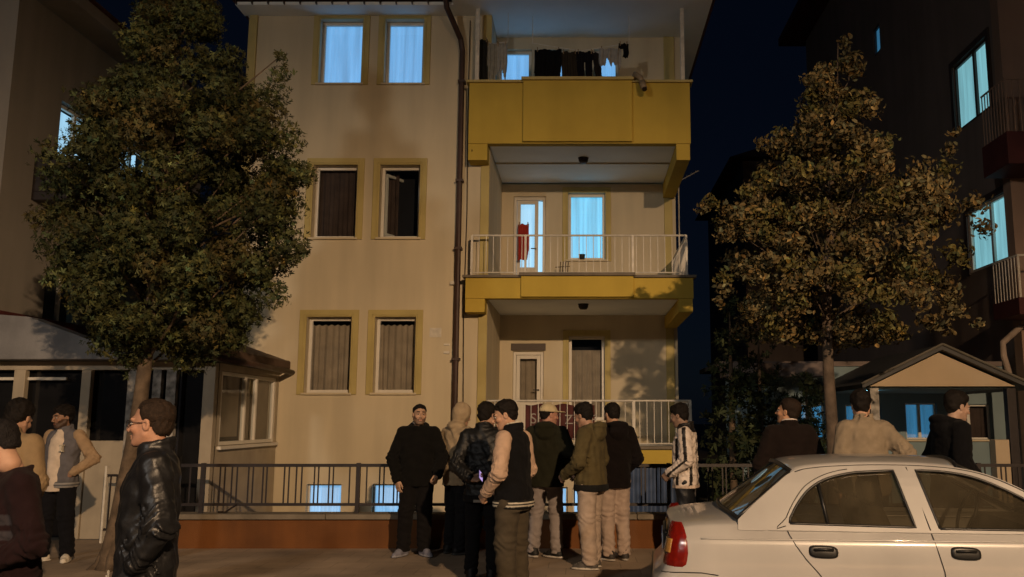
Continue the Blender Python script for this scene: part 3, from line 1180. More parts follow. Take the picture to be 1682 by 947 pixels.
f.build('porch_roof', mat('dark_roof_sheet', (0.05, 0.05, 0.05), 0.6, 0.2, 4), PO)
f = MB()
for (xa, za), (xb, zb) in (((gx0 - .18, 2.165), (gp, 2.785)), ((gx1 + .22, 2.145), (gp, 2.785))):
    f.tube([(xa, 13.83, za), (xb, 13.83, zb)], 0.02, 6)
f.build('roof_trim', FASC, PO)
f = MB()
f.box(gx0, gx1, 14.101, 16.99, 2.105, 2.128)
f.build('porch_ceiling', TEAL, PO)
for a in (4.50, 6.66):
    f = MB()
    f.box(a, a + .14, 14.0, 14.14, -0.1, 2.104)
    f.build('porch_post', KPOST if a < 5 else BLACKIRON, PO, bevel=.006)
f = MB()
f.box(6.42, 6.64, 14.0, 14.2, -0.1, 1.30)
f.build('pier', GABLE, PO, bevel=.006)
f = MB()
f.lathe([(0, 0), (.12, 0), (.12, -.03), (.09, -.05), (0, -.055)], 20, (4.9, 15.2, 2.104))
f.build('added_glow_disc', lit_mat('added_porch_glow', (0.30, 0.75, 0.95), 9.0, 1, 0.0), PO, True)  # glow added to the ceiling disc to brighten the porch

# far house against the night sky
FH = empty('far_house', (0, 0, 0), 0, 'dark roof and wall of a distant house seen past the yellowing tree', 'house')
f = MB()
f.box(6.3, 16, 34, 44, -0.1, 11.8)
f.build('wall', DKP, FH)
f = MB()
f.add([(5.7, 33.4, 11.8), (16.6, 33.4, 11.8), (16.6, 44.6, 11.8), (5.7, 44.6, 11.8), (9.0, 38, 14.0), (13.0, 38, 14.0)],
      [(0, 1, 5, 4), (1, 2, 5), (2, 3, 4, 5), (3, 0, 4), (0, 3, 2, 1)])
f.build('roof', TILE, FH)

# ------------------------------------------------------------------ trees
BARK = mat('bark', (0.12, 0.085, 0.055), 0.95, 0.5, 8, 1.0, 25)
BARKG = mat('grey_bark', (0.10, 0.075, 0.055), 0.95, 0.4, 8, 0.9, 30)
LEAF = mat('leaf', (0.1, 0.1, 0.05), 0.7, 0.2, 3, attr=True, spec=0.2)


def scatter(tv, tf, pos, nrm, size, col, roll=None):
    """place a small leaf template at many points; returns verts, faces, colours"""
    n = len(pos)
    z = nrm / (np.linalg.norm(nrm, axis=1)[:, None] + 1e-9)
    a = RNG.normal(size=(n, 3))
    x = np.cross(a, z)
    x /= np.linalg.norm(x, axis=1)[:, None] + 1e-9
    if roll is not None:
        x = roll - z * (roll * z).sum(1)[:, None]
        x /= np.linalg.norm(x, axis=1)[:, None] + 1e-9
    y = np.cross(z, x)
    k = len(tv)
    V = (pos[:, None, :] + size[:, None, None] * (tv[None, :, 0:1] * x[:, None, :] + tv[None, :, 1:2] * y[:, None, :] + tv[None, :, 2:3] * z[:, None, :])).reshape(-1, 3)
    F = []
    off = (np.arange(n) * k)[:, None]
    for q in tf:
        F += (off + np.array(q)[None, :]).tolist()
    C = np.repeat(col, k, axis=0)
    return V, F, C


# frond = three crossed slivers; broad leaf = folded blade
FT = np.array([(-.12, 0, 0), (.12, 0, 0), (.16, .55, .05), (0, 1, .12), (-.16, .55, .05),
               (.1, .15, 0), (.55, .5, .12), (.35, .62, .1),
               (-.1, .15, 0), (-.55, .5, -.1), (-.35, .62, -.06)], np.float32)
FF = [(0, 1, 2, 3, 4), (5, 6, 7), (8, 10, 9)]
LT = np.array([(0, 0, 0), (0, .5, -.03), (0, 1, -.18), (.27, .28, .07), (.24, .68, .03), (-.27, .28, .07), (-.24, .68, .03)], np.float32)
LF = [(0, 3, 4, 1), (0, 1, 6, 5), (1, 4, 2), (1, 2, 6)]


def tints(base, n, v=0.35, warm=0.15):
    c = np.tile(np.array(base, np.float32), (n, 1))
    k = RNG.lognormal(0, v, n)[:, None]
    w = RNG.normal(0, warm, n)[:, None]
    c = c * k * np.concatenate([1 + w, 1 + 0 * w, 1 - w], 1)
    return np.clip(c, 0.003, 0.5)


def crown(clumps, tmpl, faces, per, size, base, v=0.35, warm=0.15, droop=0.0, hollow=0.55, patches=None):
    P, Nn, C = [], [], []
    for (cx, cy, cz, r) in clumps:
        n = int(per * (r / 0.3) ** 2)
        d = RNG.normal(size=(n, 3))
        d /= np.linalg.norm(d, axis=1)[:, None]
        rad = r * (hollow + (1 - hollow) * RNG.uniform(0, 1, n) ** 0.6) * RNG.uniform(0.75, 1.15, n)
        p = d * rad[:, None] * np.array([1, 1, 0.8]) + np.array([cx, cy, cz])
        nn = d + RNG.normal(0, 0.55, (n, 3)) + np.array([0, 0, -droop])
        P.append(p)
        Nn.append(nn)
        b = np.array(base) * RNG.uniform(0.7, 1.35)
        if patches is not None and RNG.uniform() < patches[0]:
            b = np.array(patches[1])
        C.append(tints(b, n, v, warm))
    P, Nn, C = np.concatenate(P), np.concatenate(Nn), np.concatenate(C)
    sz = size * RNG.uniform(0.6, 1.3, len(P))
    return scatter(tmpl, faces, P, Nn, sz, C)


def in_profile(prof, yc, dmax, n, r0, r1, seed, bias=0.5):
    """clump centres filling a profile (z, xc, half width)"""
    r = np.random.default_rng(seed)
    zs = [p[0] for p in prof]
    out = []
    tries = 0
    while len(out) < n and tries < 20000:
        tries += 1
        z = r.uniform(zs[0], zs[-1])
        xc = np.interp(z, zs, [p[1] for p in prof])
        w = np.interp(z, zs, [p[2] for p in prof])
        if r.uniform() > (w / max(p[2] for p in prof)) ** 1.2 + 0.06:
            continue
        a = r.uniform(0, 2 * PI)
        q = r.uniform(0, 1) ** bias
        rr_ = r.uniform(r0, r1) * (0.55 + 0.45 * min(1, w / 0.9))
        x = xc + max(0.0, w - rr_ * 0.7) * q * math.cos(a)
        y = yc + min(dmax, max(0.0, w - rr_ * 0.7)) * q * math.sin(a)
        out.append((x, y, z, rr_))
    return out


def limbs(mb, base, clumps, every, r=0.02, low=None):
    for i, (x, y, z, rr_) in enumerate(clumps):
        if i % every:
            continue
        t = base(z - 0.45 - 0.35 * math.hypot(x - base(z)[0], y - base(z)[1]))
        m_ = ((t[0] + x) / 2 + .05, (t[1] + y) / 2, (t[2] + z) / 2 - .05)
        mb.tube([t, m_, (x, y, z)], [r, r * .7, r * .3], 5, False)


# green evergreen on the left, in front of the kiosk
lp = [(2.28, -4.75, 0.55), (2.6, -4.7, 1.05), (3.1, -4.65, 1.35), (3.6, -4.65, 1.48), (4.2, -4.68, 1.5), (4.8, -4.62, 1.42),
      (5.4, -4.68, 1.05), (5.9, -4.76, .82), (6.4, -4.86, .62), (7.0, -4.95, .42), (7.8, -5.02, .15)]
lt = empty('evergreen_tree', (-4.97, 10.0, 0), 0, 'large dark olive evergreen tree with a leaning trunk in front of the kiosk', 'tree')
cl = in_profile(lp, 10.0, 1.35, 290, 0.13, 0.34, 5, 0.42)
cl += [(-4.7, 9.0, 4.6, .34), (-5.1, 8.95, 4.4, .32), (-4.4, 9.0, 4.2, .3), (-4.8, 8.9, 4.0, .3), (-4.5, 9.1, 5.0, .3), (-3.62, 9.9, 5.40, .2), (-3.58, 9.9, 5.62, .15), (-3.66, 9.9, 5.15, .22), (-3.57, 9.85, 5.83, .09), (-3.42, 9.8, 4.8, .22), (-3.3, 9.9, 4.45, .2), (-3.3, 9.8, 3.5, .2), (-3.5, 9.8, 3.0, .22),
       (-6.1, 9.9, 4.35, .24), (-6.2, 9.9, 3.9, .2), (-3.85, 9.8, 2.78, .2), (-5.6, 9.8, 4.9, .28), (-5.5, 9.8, 5.15, .2)]
LPOS = Vector((-4.97, 10.0, 0))


def ltrunk(z):
    zs = [0, .25, .7, 1.3, 2.0, 2.6, 4, 6, 7.6]
    xs = [-5.13, -5.14, -5.12, -5.06, -5.0, -4.97, -4.85, -4.9, -5.0]
    return (float(np.interp(z, zs, xs)), 10.0 + 0.05 * math.sin(z), max(z, 0))


tb = MB()
zz = [-.05, .08, .25, .5, .9, 1.3, 1.8, 2.3, 2.8, 3.5, 4.5, 5.5, 6.5, 7.5]
tb.tube([ltrunk(z)[:2] + (z,) for z in zz], [.22, .18, .145, .115, .10, .088, .08, .075, .075, .07, .06, .045, .03, .01], 14)
limbs(tb, ltrunk, [q for q in cl if q[2] > 3.0], 4, .018)
for a in (0, 1.3, 2.2, 3.6, 4.9):
    tb.tube([(-5.13 + .05 * math.cos(a), 10 + .05 * math.sin(a), .3), (-5.13 + .16 * math.cos(a), 10 + .16 * math.sin(a), .05), (-5.13 + .28 * math.cos(a), 10 + .28 * math.sin(a), -.03)], [.07, .055, .025], 7)
o = tb.build('trunk', BARK, None, True)
o.data.transform(Matrix.Translation(-LPOS))
o.parent = lt
V, Fc, C = crown(cl, FT, FF, 330, 0.068, (0.042, 0.047, 0.016), 0.40, 0.12, 0.0, 0.35, (0.25, (0.055, 0.047, 0.016)))
o = mesh_obj('crown', V - np.array(LPOS), Fc, LEAF, lt, False, C)

# yellow-brown broadleaf on the right, behind the car
rp = [(2.5, 3.0, .45), (2.7, 3.1, 1.25), (3.0, 3.2, 1.65), (3.5, 3.2, 1.62), (4.0, 3.2, 1.68), (4.3, 3.25, 1.55), (4.7, 3.25, 1.2),
      (5.1, 3.1, .95), (5.5, 3.1, .78), (5.9, 3.25, .55), (6.3, 3.38, .3), (6.6, 3.42, .08)]
rt = empty('broadleaf_tree', (3.05, 11.0, 0), 0, 'yellowing broadleaf tree with slim trunk standing behind the white car', 'tree')
cr = in_profile(rp, 11.0, 1.4, 330, 0.13, 0.25, 9, 0.45)
cr += [(4.72, 11, 5.05, .14), (4.66, 11, 4.8, .18), (4.75, 10.9, 5.25, .09), (4.55, 10.9, 4.5, .22), (4.95, 10.9, 4.3, .2), (1.62, 10.9, 4.3, .16), (1.5, 10.9, 4.25, .12),
       (5.05, 10.9, 4.0, .18), (3.4, 11, 6.55, .07), (1.75, 10.9, 3.2, .15), (1.68, 10.9, 3.05, .1), (4.9, 10.9, 2.78, .1), (4.5, 10.9, 2.72, .14)]
RPOS = Vector((3.05, 11.0, 0))


def rtrunk(z):
    return (3.03 + 0.03 * math.sin(z * 1.3) + max(0, z - 2.5) * .07, 11.0 + .03 * math.sin(z), max(z, 0))


tb = MB()
zz = [-.05, .15, .5, 1, 1.6, 2.2, 2.8, 3.5, 4.5, 5.5, 6.5]
tb.tube([rtrunk(z)[:2] + (z,) for z in zz], [.12, .095, .085, .08, .075, .07, .065, .05, .035, .022, .006], 12)
limbs(tb, rtrunk, [q for q in cr if 3.4 < q[2] and q[0] < 4.2], 6, .010)
o = tb.build('trunk', BARKG, None, True)
o.data.transform(Matrix.Translation(-RPOS))
o.parent = rt
V, Fc, C = crown(cr, LT, LF, 235, 0.070, (0.095, 0.074, 0.033), 0.38, 0.13, 0.3, 0.0, (0.25, (0.085, 0.075, 0.024)))
o = mesh_obj('crown', V - np.array(RPOS), Fc, LEAF, rt, False, C)

# dark evergreens between the houses
for k, (x, y, h_, w_, lab) in enumerate([
        (2.35, 14.2, 3.5, .62, 'dark conical evergreen beside the right corner of the cream house'),
        (3.0, 15.2, 3.2, .75, 'broad dark evergreen behind the yellowing tree trunk'),
        (3.9, 15.6, 2.6, .55, 'smaller dark evergreen in front of the low annexe'),
        (2.9, 13.2, 1.6, .5, 'low dark bush behind the iron fence and the white car')]):
    e = empty('evergreen_shrub', (x, y, 0), 0, lab, 'shrub', 'dark evergreens between the houses')
    pr = [(0.25, 0, w_ * .7), (h_ * .35, 0, w_), (h_ * .7, 0, w_ * .75), (h_, 0, .08)]
    c_ = in_profile(pr, 0, w_, 46, .16, .3, 70 + k, .4)
    V, Fc, C = crown(c_, FT, FF, 60, .13, (0.022, 0.030, 0.012), .35, .1, 0, .5)
    tb = MB()
    tb.tube([(0, 0, -.1), (0, 0, h_ * .5), (0, 0, h_ * .95)], [.07, .05, .01], 8)
    tb.build('trunk', BARK, e, True)
    mesh_obj('crown', V, Fc, LEAF, e, False, C)

# ------------------------------------------------------------------ street lamp and an added fill lamp behind the photographer
SL = empty('street_lamp', (5.3, -9.6, 0), 0, 'tall grey street lamp with warm orange light behind the photographer', 'street lamp')
f = MB()
f.tube([(0, 0, -.12), (0, 0, 2), (0, 0, 7.4), (-.1, .12, 7.9), (-.25, .5, 7.95)], [.09, .075, .055, .05, .045], 12)
f.build('pole', mat('galvanised', (0.3, 0.3, 0.3), 0.5, 0.2, 6, metal=0.6), SL, True)
f = MB()
f.box(-.42, -.12, .45, 1.0, 7.92, 8.02)
f.build('lamp_head', BLACKIRON, SL, bevel=.02)
f = MB()
f.box(-.38, -.16, .5, .95, 7.895, 7.918)
f.build('lamp_lens', lit_mat('sodium_lens', (1.0, 0.55, 0.22), 20, 1, 0), SL)

FILL_LAMP = empty('street_lamp', (-9.5, -9.6, 0), 0, 'tall grey lamp post added for weak fill light, far left behind the photographer', 'street lamp')  # copy of the lamp post, added only to carry the fill light
for ch in list(SL.children):
    c = ch.copy()
    COL.objects.link(c)
    c.parent = FILL_LAMP
    if c.name.startswith('lamp_lens'):
        c.data = c.data.copy()
        c.data.materials.clear()
        c.data.materials.append(lit_mat('fill_lens', (0.8, 0.9, 1.0), 6, 1, 0))
# ------------------------------------------------------------------ white saloon car (x forward, y left, near side is -y)
CARW = mat('white_car_paint', (0.37, 0.36, 0.35), 0.30, 0.16, 1.3, 0.0, 80, 0.5, streak=0.08, coat=0.7)
CARBLK = mat('black_trim', (0.012, 0.012, 0.012), 0.4, 0.2, 8)
CARINT = mat('car_interior', (0.07, 0.056, 0.042), 0.85, 0.25, 6)
CARSEAT = mat('car_seat_cloth', (0.085, 0.07, 0.05), 0.9, 0.25, 10)
CARGLASS = glass_mat('car_window_glass', (0.90, 0.86, 0.74), 0.46, 0.02, 1.9, dust=(.30, .25, .16, .10))
LENSR = mat('red_lens', (0.16, 0.008, 0.004), 0.10, 0.25, 30, 0.15, 220, 0.6, coat=0.8)
LENSA = mat('amber_lens', (0.40, 0.20, 0.05), 0.12, 0.3, 40, 0.2, 220, 0.6, coat=0.8)
CR = empty('parked_car', (0.5245, 7.075, -0.10), R(-5), 'white four door saloon car parked along the kerb, red tail lamp to the left', 'car')

G = [(.17, .90), (.22, .95), (.34, .982), (.50, .998), (.62, 1.0), (.72, .996), (.80, .990), (.86, .982), (.893, .974), (.905, .960), (.93, .953)]


def gz(z):
    return float(np.interp(z, [q[0] for q in G], [q[1] for q in G]))


def cw(s):
    return float(np.interp(s, [0, .02, .05, .10, .18, .35, 3.5, 3.8, 4.0, 4.1, 4.16, 4.2], [.715, .755, .782, .806, .822, .832, .832, .81, .76, .70, .62, .54]))


def xrear(z):
    return float(np.interp(z, [.15, .22, .5, .60, .64, .70, .85, 1.0, 1.04], [.05, .015, 0, .01, .06, .09, .118, .15, .17]))


def xfront(z):
    return float(np.interp(z, [.15, .22, .5, .62, .75, .9], [.06, .01, 0, .02, .10, .25]))


def sx(s, z):
    return s + xrear(z) * max(0.0, 1 - s / .6) ** 1.5 - xfront(z) * max(0.0, (s - 3.6) / .6) ** 1.5


def zs(s):     # shoulder height
    return float(np.interp(s, [0, .3, .6, 1.0, 1.8, 2.5, 3.05, 3.5, 4.0, 4.2], [.962, .985, .995, .982, .960, .950, .93, .86, .74, .69]))


def zdk(s):    # deck / bonnet height at the centre line
    return float(np.interp(s, [0, .1, .3, .62, 2.9, 3.1, 3.5, 3.9, 4.1, 4.2], [.985, 1.0, 1.02, 1.05, 1.0, .985, .915, .81, .75, .71]))


def side(s, z):
    return -cw(s) * gz(min(z, .93)) + (max(0, z - .93) * .42)


ST = [0, .012, .03, .055, .085, .12, .17, .23, .3] + [round(.35 + i * .05, 3) for i in range(63)] + [3.55, 3.65, 3.75, 3.85, 3.93, 4.0, 4.06, 4.1, 4.14, 4.17, 4.2]
ZR = [.17, .20] + [.23 + .035 * i for i in range(13)] + [.68, .72, .76, .80, .83, .86, .893, .905]
body = MB()
rings = []
for s_ in ST:
    zz = list(ZR)
    top = zs(s_)
    zz = [z * min(1, (top - .02) / .93) if z > .7 else z for z in zz] + [top - .012]
    L_ = [(sx(s_, z), side(s_, z), z) for z in zz]
    yb = side(s_, top)
    L_.append((sx(s_, top), yb + .018, top + .004))
    k = zdk(s_) - top
    for f_, h_ in ((.86, .40), (.72, .72), (.5, .92), (.25, .99), (0, 1.0)):
        L_.append((sx(s_, top) - (.03 * (1 - f_) if s_ < .6 else 0), (yb + .018) * f_, top + .004 + k * h_))
    rings.append(L_)
nL = len(rings[0])
nb = len(ZR) + 2
full = []
for L_ in rings:
    full.append(L_ + [(x, -y, z) for x, y, z in reversed(L_[:-1])])
nF = len(full[0])
vs = [p for r_ in full for p in r_]
fs = []
AX = ((.86, .27), (3.28, .27))
for k_, p in enumerate(vs):
    if abs(p[1]) > .55 and p[2] < .68:
        for ax, az in AX:
            d_ = math.hypot(p[0] - ax, p[2] - az)
            if .29 < d_ < .375:
                x_, z_ = ax + (p[0] - ax) * .335 / d_, az + (p[2] - az) * .335 / d_
                vs[k_] = (x_, p[1], z_)
for i in range(len(ST) - 1):
    for j in range(nF - 1):
        jj = j if j < nL else nF - 1 - j - 1
        if .60 < ST[i] < 2.98 and jj >= nb - 1 and jj < nL:
            continue
        q = (i * nF + j, i * nF + j + 1, (i + 1) * nF + j + 1, (i + 1) * nF + j)
        c_ = [sum(vs[a][k] for a in q) / 4 for k in range(3)]
        if abs(c_[1]) > .5 and any(math.hypot(c_[0] - ax, c_[2] - az) < .332 for ax, az in AX):
            continue
        fs.append(q)
for i in (0, len(ST) - 1):
    for j in range(nL - 1):
        a, b = i * nF + j, i * nF + j + 1
        c_, d_ = i * nF + nF - 1 - j, i * nF + nF - 2 - j
        fs.append((a, b, d_, c_) if b != d_ else (a, b, c_))
body.add(vs, fs)
bo = body.build('body', CARW, CR, True)


def fill2d(outer, holes):
    cu = bpy.data.curves.new('tmp', 'CURVE')
    cu.dimensions = '2D'
    cu.fill_mode = 'BOTH'
    for pl in [outer] + holes:
        sp = cu.splines.new('POLY')
        sp.points.add(len(pl) - 1)
        for p, (x, z) in zip(sp.points, pl):
            p.co = (x, z, 0, 1)
        sp.use_cyclic_u = True
    ob = bpy.data.objects.new('tmp', cu)
    COL.objects.link(ob)
    dg = bpy.context.evaluated_depsgraph_get()
    me = bpy.data.meshes.new_from_object(ob.evaluated_get(dg))
    v = [(q.co.x, q.co.y) for q in me.vertices]
    f = [tuple(p.vertices) for p in me.polygons]
    bpy.data.objects.remove(ob)
    bpy.data.curves.remove(cu)
    bpy.data.meshes.remove(me)
    return v, f


def smooth_poly(pl, n=4):
    """Catmull-Rom through points flagged soft, straight elsewhere"""
    out = []
    m_ = len(pl)
    for i in range(m_):
        p0, p1, p2, p3 = [Vector(pl[(i + k) % m_][:2]) for k in (-1, 0, 1, 2)]
        h0, h1 = pl[i][2] if len(pl[i]) > 2 else 0, pl[(i + 1) % m_][2] if len(pl[(i + 1) % m_]) > 2 else 0
        if h0 and h1:
            for k in range(n):
                t = k / n
                q = 0.5 * ((2 * p1) + (-p0 + p2) * t + (2 * p0 - 5 * p1 + 4 * p2 - p3) * t * t + (-p0 + 3 * p1 - 3 * p2 + p3) * t ** 3)
                out.append((q.x, q.y))
        else:
            out.append((p1.x, p1.y))
    return out


def gy(z):     # tumblehome of the glasshouse
    return -(.782 - (z - .95) * .43 - max(0, z - 1.25) ** 2 * 1.1)


OUT = smooth_poly([(.60, .955), (.605, 1.02), (.70, 1.105, 1), (.86, 1.235, 1), (1.0, 1.335, 1), (1.15, 1.372, 1), (1.5, 1.392, 1), (1.9, 1.388, 1),
                   (2.2, 1.358, 1), (2.42, 1.29, 1), (2.66, 1.165, 1), (2.88, 1.035, 1), (3.02, .94)])
D1 = smooth_poly([(.955, 1.0), (.962, 1.035, 1), (1.03, 1.14, 1), (1.12, 1.232, 1), (1.25, 1.298, 1), (1.45, 1.338, 1), (1.70, 1.35), (1.79, .982)])
D2 = smooth_poly([(1.95, .975), (1.855, 1.352), (2.0, 1.348, 1), (2.2, 1.318, 1), (2.38, 1.252, 1), (2.567, 1.155, 1), (2.75, 1.048, 1), (2.88, .968)])


def dense(pl, d=.05):
    out = []
    for i in range(len(pl)):
        a, b = pl[i], pl[(i + 1) % len(pl)]
        n = max(1, int(math.hypot(b[0] - a[0], b[1] - a[1]) / d))
        out += [(a[0] + (b[0] - a[0]) * k / n, a[1] + (b[1] - a[1]) * k / n) for k in range(n)]
    return out


v2, f2 = fill2d(dense(OUT), [dense(D1), dense(D2)])
for sg in (1, -1):
    mb = MB()
    mb.add([(x, sg * gy(z), z) for x, z in v2], f2)
    o = mb.build('side_panel', CARW, CR)
    sd = o.modifiers.new('s', 'SOLIDIFY')
    sd.thickness = 0.018
    sd.offset = 0
    for k, dl in enumerate((D1, D2)):
        mb = MB()
        mb.add([(x, sg * (gy(z) + .014), z) for x, z in dense(dl, .06)], [tuple(range(len(dense(dl, .06))))])
        wn = mb.build('side_window', CARGLASS, CR)
        mb = MB()
        pl = dense(dl, .04)
        mb.tube([(x, sg * (gy(z) - .007), z) for x, z in pl + pl[:1]], .010, 6)
        if k == 0:
            mb.tube([(1.215, sg * (gy(1.0) + .004), .99), (1.175, sg * (gy(1.27) + .004), 1.27)], .012, 6)
        mb.build('window_seal', CARBLK, wn, True)
# roof
def rail(x):
    zs_ = float(np.interp(x, [p[0] for p in OUT[2:-1]], [p[1] for p in OUT[2:-1]]))
    return gy(zs_), zs_


mb = MB()
RX = [1.0 + i * .05 for i in range(24)]
cols_ = 15
for x in RX:
    y0, z0 = rail(x)
    for k in range(cols_):
        f_ = -1 + 2 * k / (cols_ - 1)
        mb.v.append((x + (.05 * (1 - f_ * f_) * (-1 if x < 1.5 else 1) * min(1, abs(x - 1.55) / .5)), -f_ * y0 * -1 if False else f_ * abs(y0), z0 + .05 * (1 - abs(f_) ** 2.6)))
for i in range(len(RX) - 1):
    for k in range(cols_ - 1):
        a = i * cols_ + k
        mb.f.append((a, a + 1, a + cols_ + 1, a + cols_))
ro = mb.build('roof', CARW, CR, True)
sd = ro.modifiers.new('s', 'SOLIDIFY')
sd.thickness = .02
sd.offset = -1
# drip rail seam
for sg in (1, -1):
    mb = MB()
    pts = []
    for i in range(30):
        x = 1.02 + i * .055
        y0, z0 = rail(x)
        pts.append((x, sg * (y0 - .0125), z0 - .006))
    mb.tube(pts, .005, 5)
    pts = [(.925, .985), (.935, 1.04), (1.0, 1.15), (1.09, 1.252), (1.24, 1.328), (1.45, 1.366), (1.80, 1.374)]
    pp = dense(pts + pts[-1:], .05)[:-1]
    mb.tube([(x, sg * (gy(z) - .0125), z) for x, z in smooth_poly([(a, b, 1) for a, b in pts])[:-8]], .0035, 5)
    mb.tube([(1.795, sg * (gy(1.374) - .0115), 1.374), (1.885, sg * (gy(.965) - .0115), .965)], .004, 5)
    mb.build('roof_seam', CARBLK, CR, True)


def patch(top, bot, n=9, m_=9, bow=(0, 0)):
    vs, fs = [], []
    for i in range(n):
        t = i / (n - 1)
        for k in range(m_):
            f_ = -1 + 2 * k / (m_ - 1)
            yy = (top[1] * (1 - t) + bot[1] * t) * f_
            c_ = 1 - f_ * f_
            vs.append((top[0] * (1 - t) + bot[0] * t + c_ * (bow[0] * (1 - t) + bow[1] * t), yy, top[2] * (1 - t) + bot[2] * t + .05 * c_ * (1 - t) + .035 * c_ * t))
    for i in range(n - 1):
        for k in range(m_ - 1):
            a = i * m_ + k
            fs.append((a, a + 1, a + m_ + 1, a + m_))
    return vs, fs


for nm, tp_, bt_, bw in (('rear_window', (1.0, .560, 1.338), (.605, .735, 1.03), (-.05, -.09)), ('windscreen', (2.15, .575, 1.372), (3.0, .745, .965), (.05, .14))):
    vs, fs = patch(tp_, bt_, bow=bw)
    mb = MB()
    mb.add(vs, fs)
    wn = mb.build(nm, CARGLASS, CR, True)
    mb = MB()
    ed = [vs[k] for k in range(9)] + [vs[i * 9 + 8] for i in range(1, 9)] + [vs[8 * 9 + k] for k in range(7, -1, -1)] + [vs[i * 9] for i in range(7, -1, -1)]
    mb.tube([(x, y, z + .003) for x, y, z in ed], .016, 6)
    mb.build('window_seal', CARBLK, wn, True)
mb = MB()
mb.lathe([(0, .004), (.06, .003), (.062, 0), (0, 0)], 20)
st = mb.build('painted_reflection', lit_mat('none_reflection', (0, 0, 0), 0, 1, 0) if False else mat('pale_blue_reflection', (0.25, 0.5, 0.75), 0.4, 0.3, 20), CR)  # pale blue oval: reflection of a lit window put on as colour
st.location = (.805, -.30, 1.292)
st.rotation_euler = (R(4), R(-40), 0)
st.scale = (1.3, .8, 1)

